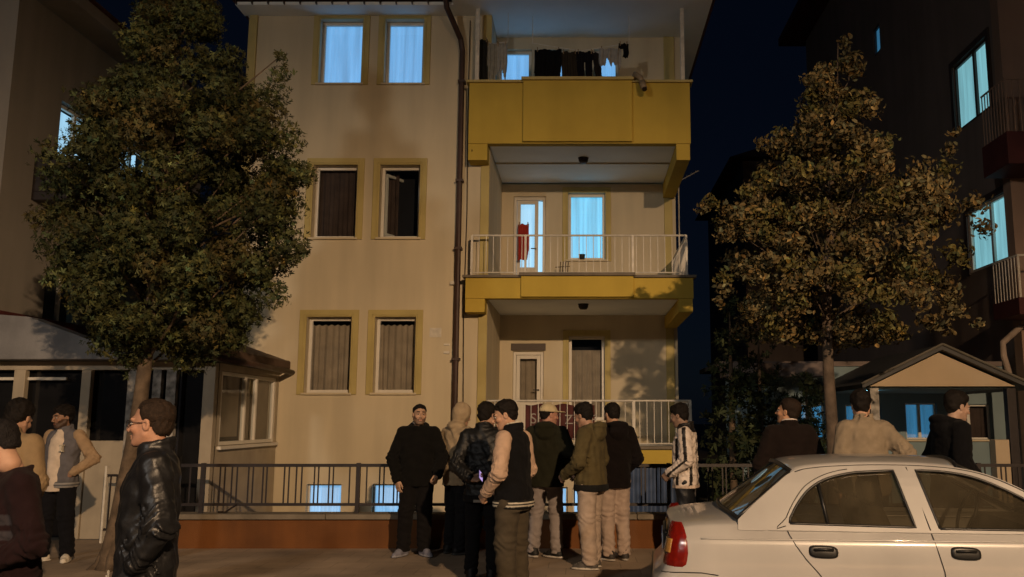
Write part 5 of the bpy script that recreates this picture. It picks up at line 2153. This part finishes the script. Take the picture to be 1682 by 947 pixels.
    if rib is not None:       # striped knitted hem
        zc, colr = rib
        F = Field((-.28, -.25, zc - .05), (.28, .25, zc + .07), .006)
        F.torso([(zc - .035, 0, .005, .178 + toph * .46, .150 + toph * .46), (zc + .0, 0, .005, .184 + toph * .46, .155 + toph * .46), (zc + .035, 0, .005, .180 + toph * .46, .150 + toph * .46)], .01)
        V, Q = F.mesh()
        part('hem_band', V, Q, CLOTH, colr)
    if band is not None:
        mb = MB()
        mb.tube([(ncx + .068 * math.cos(a), ncy + .066 * math.sin(a), cz + .052 + .22 * .066 * math.sin(a)) for a in [2 * PI * k / 28 for k in range(29)]], .011, 6)
        mesh_obj('inner_collar', tr(np.array(mb.v)), mb.f, CLOTH, root, True, np.tile(np.array(band), (len(mb.v), 1)))
    if glasses:
        mb = MB()
        for s in (1, -1):
            pts = [(s * .031 + .023 * math.cos(a), -.105 + .01 * abs(math.cos(a)) * (1 if False else .4), .002 + .016 * math.sin(a)) for a in [2 * PI * k / 18 for k in range(19)]]
            mb.tube(pts, .0019, 6)
            mb.tube([(s * .054, -.100, .006), (s * .072, -.06, .006), (s * .080, .01, .004), (s * .080, .025, -.012)], .0020, 6)
        mb.tube([(-.009, -.108, .006), (0, -.112, .008), (.009, -.108, .006)], .0018, 6)
        V = np.array(mb.v) @ HR.T + hc
        mesh_obj('glasses', tr(V), mb.f, BLACKIRON, root, True)
    if extra:
        extra(root, S, hc, HR, part, jk)
    return root


def flat(c):
    return c


BLK = (.007, .007, .008)
# 1 near left edge, maroon striped sweater, facing left with a hand out in front


def sweater_col(V):
    c = np.tile(np.array((.016, .008, .009)), (len(V), 1))
    m_ = ((np.abs(V[:, 2] - 1.245) < .024) | (np.abs(V[:, 2] - 1.165) < .022) | (np.abs(V[:, 2] - 1.10) < .018)) & (np.abs(V[:, 0]) < .215)
    c[m_] = (.040, .036, .042)
    return c


person('person in dark maroon sweater with grey chest bands, nearest at the left edge', (-2.90, 4.62), -50, 1.72,
       head=(-34, 26, 0), lean=(0, -.03), hair='crop', hairc=(.012, .010, .010), top='sweater', topc=sweater_col, toph=.035, fold=.008, collar='crew',
       armL=((.255, .05, 1.12), (.16, -.17, 1.02)), armR=((-.255, .03, 1.12), (-.12, -.2, 1.02)),
       handL=('grip', (-.3, -.9, .1), (-.2, .1, 1)), handR=('grip', (.3, -.9, .1), (.2, .1, 1)), legc=(.10, .095, .09), loose=.025, h=.009)
# 2 stooping back in tan jacket
person('person in plain tan jacket seen from behind, stooping, at the left edge', (-4.58, 7.0), 188, 1.88,
       head=(-8, 30, 0), lean=(-.02, -.10), hair='thick', top='jacket', topc=(.27, .19, .105), toph=.05, fold=.006, collar='collar',
       armL=((.26, -.04, 1.13), (.18, -.24, 1.05)), armR=((-.26, -.04, 1.13), (-.18, -.24, 1.05)), handL='fist', handR='fist', legc=BLK, shoec=BLK)


# 3 grey and tan varsity jacket with a letter
def badge(root, S, hc, HR, part, jk):
    mb = MB()
    y = -.158
    for q in ((-.012, .012, 1.235, 1.315), (-.022, .022, 1.235, 1.247), (-.022, .022, 1.303, 1.315)):
        mb.box(.092 + q[0], .092 + q[1], y - .006, y + .03, q[2], q[3])
    o = mesh_obj('letter_patch', np.array(mb.v) * S, mb.f, mat('cream_felt', (.55, .5, .4), .9, .1, 20), jk)


person('bearded person in grey varsity jacket over white shirt, hand on hip', (-6.08, 10.45), -6, 1.77,
       skin=(.26, .145, .09), head=(-22, 8, 0), hair='curly', beard=.75, top='bomber', topc=(.12, .115, .125), toph=.035, collar='collar', sleeve=(.34, .235, .14),
       armL=((.335, .09, 1.15), (.19, -.055, 1.0)), handL=('hip', (-.75, -.35, -.45), (-.2, .9, -.2)), armR=((-.25, .05, 1.13), (-.25, -.1, .92)), handR=('fist', (.1, -.4, -1), (1, 0, 0)),
       legc=(.008, .008, .010), loose=.026, feet=((.15, .0), (-.13, -.04)), toes=(24, -50), shoec=(.60, .54, .44), solec=(.62, .57, .48),
       shirt=(.60, .50, .40), rib=(.865, lambda V: np.where((np.sin(V[:, 2] * 170) > 0)[:, None], np.array((.10, .10, .105)), np.array((.26, .25, .24)))), extra=badge)


# 4 black quilted leather jacket and glasses, close, in profile
def zips(root, S, hc, HR, part, jk):
    for x, y in ((.085, -.166), (-.07, -.17)):
        mb = MB()
        mb.box(x - .006, x + .006, y - .006, y + .004, .84, .885)
        mesh_obj('zip_pull', np.array(mb.v) * S, mb.f, mat('bright_zip', (.7, .7, .66), .25, .1, 5, metal=.8), jk)
    mb = MB()
    for k in range(2):
        mb.box(.235, .262, -.085, .02, 1.04 - k * .09, 1.046 - k * .09)


person('person with glasses and receding brown hair in black leather jacket', (-2.33, 4.85), -66, 1.82,
       skin=(.40, .215, .14), head=(-24, 2, 0), hair='receding', hairc=(.026, .016, .010), top='long', topc=(.012, .012, .013), topm=LEATHER, toph=.045, fold=.009, collar='collar',
       armL=((.275, .06, 1.12), (.20, -.04, .94)), armR=((-.27, .04, 1.12), (-.16, -.04, .95)), handL=None, handR=None, legc=BLK, glasses=True, h=.008, extra=zips, shoec=BLK)

# 5 black coat facing the camera
person('bearded person in black hooded jacket facing the camera in front of the fence', (-2.02, 10.88), 6, 1.80,
       skin=(.40, .25, .165), head=(14, -2, 3), hair='crop', beard=.6, top='jacket', topc=(.0065, .006, .0055), toph=.06, band=(.22, .2, .2), fold=.007, collar='hood',
       armR=((-.285, .02, 1.12), (-.225, -.07, .88)), handR=('relax', (.15, -.05, -1), (.75, .65, 0)), armL=((.285, .03, 1.13), (.24, -.13, .93)), handL='fist',
       legc=(.008, .007, .007), loose=.028, feet=((.10, -.02), (-.14, -.02)), toes=(30, -30), shoec=(.16, .16, .20), solec=(.24, .24, .27), shirt=None)
# 6 beige hoodie
person('person in beige hoodie with the hood up, beside the downpipe', (-1.56, 11.05), 140, 1.80,
       head=(-10, 12, 0), hair=None, top='jacket', topc=(.34, .26, .165), toph=.045, fold=.009, collar='hoodup',
       armL=((.31, .06, 1.14), (.21, -.17, 1.0)), armR=((-.31, .06, 1.14), (-.21, -.17, 1.0)), handL='fist', handR='fist', legc=(.014, .014, .016), shoec=BLK, solec=(.05, .05, .05),
       feet=((.1, 0), (-.1, .02)))
# 7 black jacket, back turned, hand behind
person('person in black jacket seen from behind holding a glowing phone at the waist', (-1.04, 9.3), 176, 1.79,
       skin=(.36, .21, .14), head=(-28, 20, 6), lean=(0, -.02), hair='thick', top='jacket', topc=(.009, .009, .009), topm=SLEEK, toph=.045, fold=.010, collar='collar',
       armL=((.27, .09, 1.12), (.10, .205, 1.005)), handL=('grip', (-.9, .1, -.1), (-.1, .5, .8)), armR=((-.26, .0, 1.12), (-.23, -.12, .93)), handR='fist',
       legc=(.010, .010, .011), shoec=BLK, solec=(.03, .03, .03), loose=.018,
       rib=(.80, lambda V: np.where(((V[:, 2] < .79) & (np.abs(V[:, 0]) < .07))[:, None], np.array((.3, .28, .25)), np.array((.012, .012, .012)))))


# 8 black varsity jacket with tan sleeves
def hemcol(V):
    s = (np.abs(V[:, 2] - .845) < .007) | (np.abs(V[:, 2] - .872) < .007)
    return np.where(s[:, None], np.array((.48, .44, .36)), np.array((.010, .010, .010)))


person('person in black varsity jacket with pale sleeves and striped hem', (-.635, 8.05), -116, 1.79,
       skin=(.42, .25, .165), head=(28, 18, 0), lean=(0, -.02), hair='short', top='bomber', topc=(.007, .007, .008), toph=.028, fold=.007, collar='collar', band=(.5, .45, .36),
       sleeve=(.47, .33, .24), armL=((.295, .03, 1.13), (.20, -.16, .95)), handL='fist', armR=((-.285, .0, 1.13), (-.19, -.2, .97)), handR='fist',
       legc=(.062, .05, .034), loose=.032, rib=(.855, hemcol), shoec=BLK, h=.009, slr=1.25)
# 9 dark head behind
person('person in dark jacket mostly hidden behind the pale sleeved varsity jacket', (-.86, 9.75), 150, 1.81,
       head=(10, 14, 0), hair='thick', top='jacket', topc=BLK, toph=.04, armL=((.25, .0, 1.13), (.17, -.2, 1.0)), armR=((-.25, 0, 1.13), (-.17, -.2, 1.0)), handL='fist', handR='fist', legc=BLK, shoec=BLK)
# 10 cream cap, dark olive coat
person('person in cream cap and dark olive jacket with pale trousers, back turned', (-.45, 10.78), 172, 1.80,
       skin=(.38, .2, .14), head=(-52, 4, 0), hair='crop', cap=(.50, .42, .26), top='jacket', topc=(.018, .018, .011), toph=.065, fold=.008, collar='hood',
       armL=((.295, .02, 1.12), (.22, -.17, .99)), armR=((-.295, .02, 1.12), (-.22, -.17, .99)), handL='fist', handR='fist',
       legc=(.24, .21, .20), loose=.02, feet=((.15, -.0), (-.13, .04)), toes=(40, 60), shoec=(.012, .012, .012), solec=(.45, .42, .38))
# 11 olive hooded jacket, light joggers
person('person in olive hooded jacket and light joggers facing left', (.07, 9.97), -116, 1.80,
       skin=(.34, .2, .135), head=(-10, 22, 0), lean=(0, -.02), hair='thick', top='bomber', topc=(.085, .068, .032), toph=.05, fold=.009, collar='hood',
       armL=((.285, .0, 1.13), (.17, -.23, .98)), armR=((-.285, .0, 1.13), (-.17, -.23, .98)), handL='fist', handR='fist', rib=(.85, (.012, .012, .012)),
       legc=(.37, .29, .23), loose=.032, feet=((.10, .02), (-.10, -.03)), toes=(10, -12), shoec=(.07, .06, .05), solec=(.4, .36, .3))
# 12 black jacket, same joggers
person('person in black jacket and light joggers seen from behind, right of the olive hooded jacket', (.35, 10.55), -158, 1.81,
       head=(10, 14, 0), hair='short', top='jacket', topc=(.008, .006, .006), toph=.055, fold=.007, collar='hood',
       armL=((.275, .02, 1.12), (.20, -.16, .97)), armR=((-.275, .02, 1.12), (-.20, -.16, .97)), handL='fist', handR='fist',
       legc=(.36, .28, .23), loose=.022, feet=((.08, 0), (-.10, .02)), toes=(20, -10), shoec=(.03, .025, .022), solec=(.35, .32, .28))


# 13 white jacket with black stripes
def striped(V):
    c = np.tile(np.array((.60, .52, .46)), (len(V), 1))
    x, y, z = V[:, 0], V[:, 1], V[:, 2]
    ax = np.abs(x)
    arm = (ax > .205) | ((ax > .17) & (y < -.10) & (z < 1.08))
    ya = np.interp(z, [.90, .97, 1.12, 1.415], [-.19, -.15, .05, .018])
    sl = arm & (np.abs(y - ya) < .021)
    bd = ~arm & ((np.abs(y - .085) < .016) | (np.abs(y + .075) < .018) | (np.abs(ax - .055) < .014)) & (z < 1.36)
    yoke = (z > 1.43) & (ax < .15)
    cuff = (z < .835)
    c[sl | bd | yoke] = (.012, .010, .009)
    c[cuff] = (.50, .39, .31)
    return c


person('person in white jacket with black stripes facing left, near the car boot', (1.19, 10.6), -104, 1.80,
       skin=(.22, .14, .10), head=(-12, 20, 0), hair='thick', top='jacket', topc=striped, topm=SLEEK, toph=.05, fold=.010, collar='collar',
       armL=((.265, .05, 1.12), (.21, -.15, .97)), armR=((-.265, .03, 1.12), (-.20, -.16, .97)), handL='fist', handR='fist', legc=(.010, .011, .014), legm=SLEEK, shoec=BLK, h=.008)
# 14 dark coat with white collar behind the car
person('person in dark brown coat with thin white collar behind the white car', (2.06, 9.0), 186, 1.82,
       skin=(.40, .22, .13), head=(46, -6, 0), hair='short', hairc=(.02, .012, .008), top='jacket', topc=(.012, .008, .007), toph=.075, fold=.006, collar='collar', band=(.6, .52, .48),
       armL=((.29, .03, 1.12), (.22, -.14, .97)), armR=((-.29, .03, 1.12), (-.22, -.14, .97)), handL='fist', handR='fist', legc=BLK, shoec=BLK)
# 15 grey-beige jacket, hand on hip
person('person in grey beige jacket seen from behind, right hand on hip', (2.66, 8.5), 184, 1.89,
       head=(-14, 18, 0), lean=(0, -.02), hair='thick', top='bomber', topc=(.235, .19, .135), toph=.05, fold=.009, collar='collar',
       armR=((-.335, .10, 1.20), (-.20, -.07, 1.07)), handR=('hip', (.7, -.5, -.3), (.2, .9, -.2)), armL=((.245, .02, 1.12), (.22, -.08, .90)), handL=('fist', (-.1, -.3, -1), (-1, 0, 0)),
       legc=BLK, shoec=BLK)
# 16 black coat, facing right
person('person in black hooded coat facing right in front of the gabled porch', (3.47, 8.55), 98, 1.88,
       skin=(.34, .22, .16), head=(4, 16, 0), lean=(0, -.05), hair='thick', top='long', topc=(.005, .005, .006), toph=.06, fold=.006, collar='hood',
       armL=((.27, .03, 1.12), (.2, -.17, .97)), armR=((-.27, .03, 1.12), (-.2, -.17, .97)), handL='fist', handR='fist', legc=BLK, shoec=BLK)
# ------------------------------------------------------------------ small things
# phone behind the back of the black jacketed person
ph = MB()
ph.box(-.036, .036, -.004, .004, -.075, .075)
po = ph.build('phone', BLACKIRON, None, bevel=.006)
po.location = (-1.045, 9.06, 1.045)
po.rotation_euler = (R(-45), R(46), R(42))
ph = MB()
ph.box(-.031, .031, -.0052, -.0042, -.068, .068)
ph.build('screen', lit_mat('phone_screen', (.50, .34, .70), 0.9, 30, .7), po)
setp(po, 'phone with bright violet screen held at the waist of the person in black', 'phone')


# washing on the top balcony: cloth grids cut by an outline and given thickness
def washing(label, x0, x1, zt, zb, y, col, cut=None, seed=0, group='washing on the top balcony', cat='laundry', name='hanging_cloth', amp=.02, colf=None):
    r = np.random.default_rng(seed)
    nx, nz = 46, 40
    ph_ = r.uniform(0, 6, 4)
    vs, keep = [], []
    for j in range(nz + 1):
        for i in range(nx + 1):
            u, t = i / nx, j / nz
            yy = y + amp * (math.sin(u * 19 + ph_[0] + t) * (.3 + .7 * t) + .5 * math.sin(u * 37 + ph_[1] + 2 * t))
            vs.append((x0 + (x1 - x0) * u + .012 * math.sin(t * 7 + ph_[2]) * t, yy, zt - (zt - zb) * t - .012 * math.sin(u * 11 + ph_[3]) * (1 if j == 0 else .6)))
    fs = []
    for j in range(nz):
        for i in range(nx):
            u, t = (i + .5) / nx, (j + .5) / nz
            if cut and not cut(u, t):
                continue
            fs.append((j * (nx + 1) + i, j * (nx + 1) + i + 1, (j + 2 - 1) * (nx + 1) + i + 1, (j + 1) * (nx + 1) + i))
    used = sorted(set(k for f in fs for k in f))
    mp = {k: n for n, k in enumerate(used)}
    vs = [vs[k] for k in used]
    fs = [tuple(mp[k] for k in f) for f in fs]
    C = np.tile(np.array(col), (len(vs), 1))
    o = mesh_obj(name, vs, fs, CLOTH, None, True, C)
    s = o.modifiers.new('s', 'SOLIDIFY')
    s.thickness = .012
    for q in (.12, .88):
        mb = MB()
        mb.box(x0 + (x1 - x0) * q - .008, x0 + (x1 - x0) * q + .008, y - .02, y + .02, zt - .04, zt + .045)
        mb.build('peg', mat('wood_peg', (.25, .17, .09), .8), o)
    return setp(o, label, cat, group)


def c_shirt(u, t):
    return (abs(u - .5) < .32 or t < .62 - abs(u - .5) * .2) and t < 1 - .05 * math.sin(u * 9)


def c_trou(u, t):
    w = .46 - .06 * t
    return abs(u - .5) < w and not (t > .3 and abs(u - .5) < .055 * (t + .3))


def c_sweat(u, t):
    return (abs(u - .5) < .47 - .25 * max(0, t - .75)) and t < .97


def c_rag(u, t):
    return t < .75 + .25 * math.sin(u * 13) * math.sin(u * 5) + .1 * math.sin(u * 29)


YL = 15.0
washing('dark grey cloth at the left end of the washing', -1.92, -1.72, 8.28, 7.52, YL - .14, (.02, .02, .018), None, 1)
washing('tall pale shirt hanging beside the dark grey cloth', -1.74, -1.52, 8.22, 7.45, YL - .12, (.28, .27, .23), c_shirt, 2)
washing('narrow white cloth hanging third from the left', -1.55, -1.38, 8.20, 7.55, YL - .13, (.34, .33, .30), c_rag, 3)
washing('wide black sweater hanging in the middle of the washing', -.90, -.40, 8.16, 7.58, YL, (.006, .006, .007), c_sweat, 4)
washing('dull brown trousers hanging right of the black sweater', -.41, -.13, 8.13, 7.50, YL + .03, (.035, .028, .02), None, 5)
washing('black trousers hanging with both legs apart', -.15, .16, 8.12, 7.50, YL, (.008, .008, .012), c_trou, 6)
washing('dark grey trousers leg hanging askew beside the black trousers', .12, .36, 8.12, 7.52, YL + .05, (.020, .018, .017), lambda u, t: abs(u - .3 - .35 * t) < .24, 7)
washing('white crumpled clothes at the right of the washing', .26, .66, 8.18, 7.80, YL, (.34, .33, .31), c_rag, 8)
washing('small black cloth at the right end of the washing', .62, .78, 8.26, 8.0, YL - .02, (.006, .006, .006), lambda u, t: t < .35 or u > .5, 9)
for k, (a, b, yy) in enumerate(((-1.94, -1.36, YL - .13), (-.93, .80, YL))):
    cl_ = MB()
    cl_.tube([(a, yy, 8.285 if k else 8.30), ((a + b) / 2, yy, 8.14 if k else 8.22), (b, yy, 8.285 if k else 8.25)], .006, 5)
    cl_.tube([(a, yy, 8.285 if k else 8.30), (a, yy, 8.85)], .006, 5)
    cl_.tube([(b, yy, 8.285 if k else 8.25), (b, yy, 8.85)], .006, 5)
    o = cl_.build('clothes_line', RAILW)
    setp(o, ('long sagging clothes line under the eaves, right of the post', 'short clothes line under the eaves at the left balcony post')[1 - k], 'clothes line')

o = washing('red cloth hanging at the open balcony door', -1.32, -1.10, 5.46, 4.72, LB - .10, (.42, .05, .04), c_sweat, 21, None, 'cloth', 'red_cloth')
# drying rack / chair folded on the middle balcony
f = MB()
for i in range(4):
    f.tube([(-.50 + i * .05, 16.7, 4.02), (-.46 + i * .05, 16.75, 4.62)], .010, 6)
for i in range(4):
    f.tube([(-.56, 16.72, 4.12 + i * .13), (-.28, 16.73, 4.14 + i * .13)], .008, 6)
o = f.build('folded_rack', mat('dull_brown_metal', (.10, .07, .04), .6, .2, 8))
setp(o, 'small folded drying rack leaning on the middle balcony', 'rack')
f = MB()
f.lathe([(0, 0), (.05, 0), (.065, .10), (.07, .11), (.06, .11), (0, .10)], 14)
o = f.build('flower_pot', mat('dark_pot', (.03, .03, .03), .6, .2, 9), None, True)
o.location = (-.05, LB + .02, 4.762)
setp(o, 'small dark pot on the sill of the lit balcony window', 'pot')

# banner tied behind the ground balcony railing
f = MB()
n = 40
for i in range(n + 1):
    x = -.98 + 1.15 * i / n
    y = 14.80 + .012 * math.sin(i * .9) + .008 * math.sin(i * 2.1)
    f.v += [(x, y, 1.26 + .02 * math.sin(i * .3)), (x, y + .002, 1.86 - .015 * math.sin(i * .5))]
for i in range(n):
    f.f.append((2 * i, 2 * i + 2, 2 * i + 3, 2 * i + 1))
bn = f.build('banner', mat('dark_red_banner', (.085, .022, .02), .8, .25, 5), None, True)
s = bn.modifiers.new('s', 'SOLIDIFY')
s.thickness = .004
setp(bn, 'dark red banner with white letters tied behind the ground floor railing', 'banner')


def text(body, size, loc, parent, m, ext=.001):
    cu = bpy.data.curves.new('lettering', 'FONT')
    cu.body = body
    cu.size = size
    cu.extrude = ext
    cu.align_x = 'LEFT'
    ob = bpy.data.objects.new('lettering', cu)
    COL.objects.link(ob)
    dg = bpy.context.evaluated_depsgraph_get()
    me = bpy.data.meshes.new_from_object(ob.evaluated_get(dg))
    bpy.data.objects.remove(ob)
    me.materials.clear()
    me.materials.append(m)
    o = bpy.data.objects.new('lettering', me)
    link(o, parent)
    o.location = loc
    o.rotation_euler = (R(90), 0, 0)
    return o


WHT = mat('white_lettering', (.33, .29, .26), .8, .3, 9)
text('SF', .24, (-.90, 14.768, 1.55), bn, WHT)
text('ZVUP', .22, (-.33, 14.768, 1.54), bn, WHT)
f = MB()
f.box(-.20, .06, 14.765, 14.77, 1.285, 1.31)
f.box(-.0, .05, 14.765, 14.77, 1.311, 1.42)
f.build('lettering', WHT, bn)
# ------------------------------------------------------------------ camera
cam = bpy.data.cameras.new('camera')
co = bpy.data.objects.new('camera', cam)
COL.objects.link(co)
cam.sensor_width = 36.0
cam.lens = 36.0 * 1450 / 1682
cam.shift_x = (841 - 960) / 1682
cam.clip_end = 2000
co.location = (0, 0, 1.6)
co.rotation_euler = (R(90) + math.atan((690 - 473.5) / 1450), 0, 0)
scene.camera = co

# ------------------------------------------------------------------ light: the street lamp, an added fill lamp, the lit windows, the night sky
ld = bpy.data.lights.new('lamp_light', 'SPOT')
ld.energy = LAMP_W
ld.color = (1.0, 0.66, 0.38)
ld.spot_size = R(108)
ld.spot_blend = 0.50
ld.shadow_soft_size = 0.16
lo = bpy.data.objects.new('lamp_light', ld)
link(lo, SL)
lo.location = (-.27, .72, 7.86)
az = math.atan2(-2.5 - 5.03, 15 + 8.88)
el = R(-50)
dv = Vector((math.sin(az) * math.cos(el), math.cos(az) * math.cos(el), math.sin(el)))
lo.rotation_euler = dv.to_track_quat('-Z', 'Y').to_euler()
ld2 = bpy.data.lights.new('lamp_light', 'SPOT')  # added fill light that lifts the shadows
ld2.energy = FILL_W
ld2.color = (1.0, 0.93, 0.84)
ld2.spot_size = R(120)
ld2.spot_blend = 0.9
ld2.shadow_soft_size = 0.5
l2 = bpy.data.objects.new('lamp_light', ld2)
link(l2, FILL_LAMP)
l2.location = (-.27, .72, 7.86)
l2.rotation_euler = Vector((.45, 1, -.8)).to_track_quat('-Z', 'Y').to_euler()

moon = bpy.data.lights.new('moon', 'SUN')
moon.energy = 0.004
moon.angle = R(0.5)
moon.color = (1.0, 0.93, 0.85)
mo = bpy.data.objects.new('moon', moon)
COL.objects.link(mo)
SE, SRT = R(28), R(155)
mo.rotation_euler = (PI / 2 - SE, 0, PI - SRT)

wd = bpy.data.worlds.new('World')
scene.world = wd
wd.use_nodes = True
N, L = wd.node_tree.nodes, wd.node_tree.links
bg = N['Background']
sky = N.new('ShaderNodeTexSky')
sky.sky_type = 'NISHITA'
sky.sun_disc = False
sky.sun_elevation = SE
sky.sun_rotation = SRT
mul = N.new('ShaderNodeVectorMath')
mul.operation = 'MULTIPLY'
mul.inputs[1].default_value = SKY_TINT
add = N.new('ShaderNodeVectorMath')
add.operation = 'ADD'
add.inputs[1].default_value = SKY_ADD
L.new(sky.outputs['Color'], mul.inputs[0])
L.new(mul.outputs['Vector'], add.inputs[0])
L.new(add.outputs['Vector'], bg.inputs['Color'])
bg.inputs['Strength'].default_value = 0.05

vs_ = scene.view_settings
vs_.view_transform = 'Standard'
vs_.look = 'None'
vs_.exposure = 0.0
vs_.gamma = 1.0
vs_.use_curve_mapping = False
scene.render.engine = 'CYCLES'
scene.cycles.max_bounces = 8
scene.cycles.transparent_max_bounces = 12
scene.cycles.sample_clamp_indirect = 4
scene.cycles.use_denoising = True
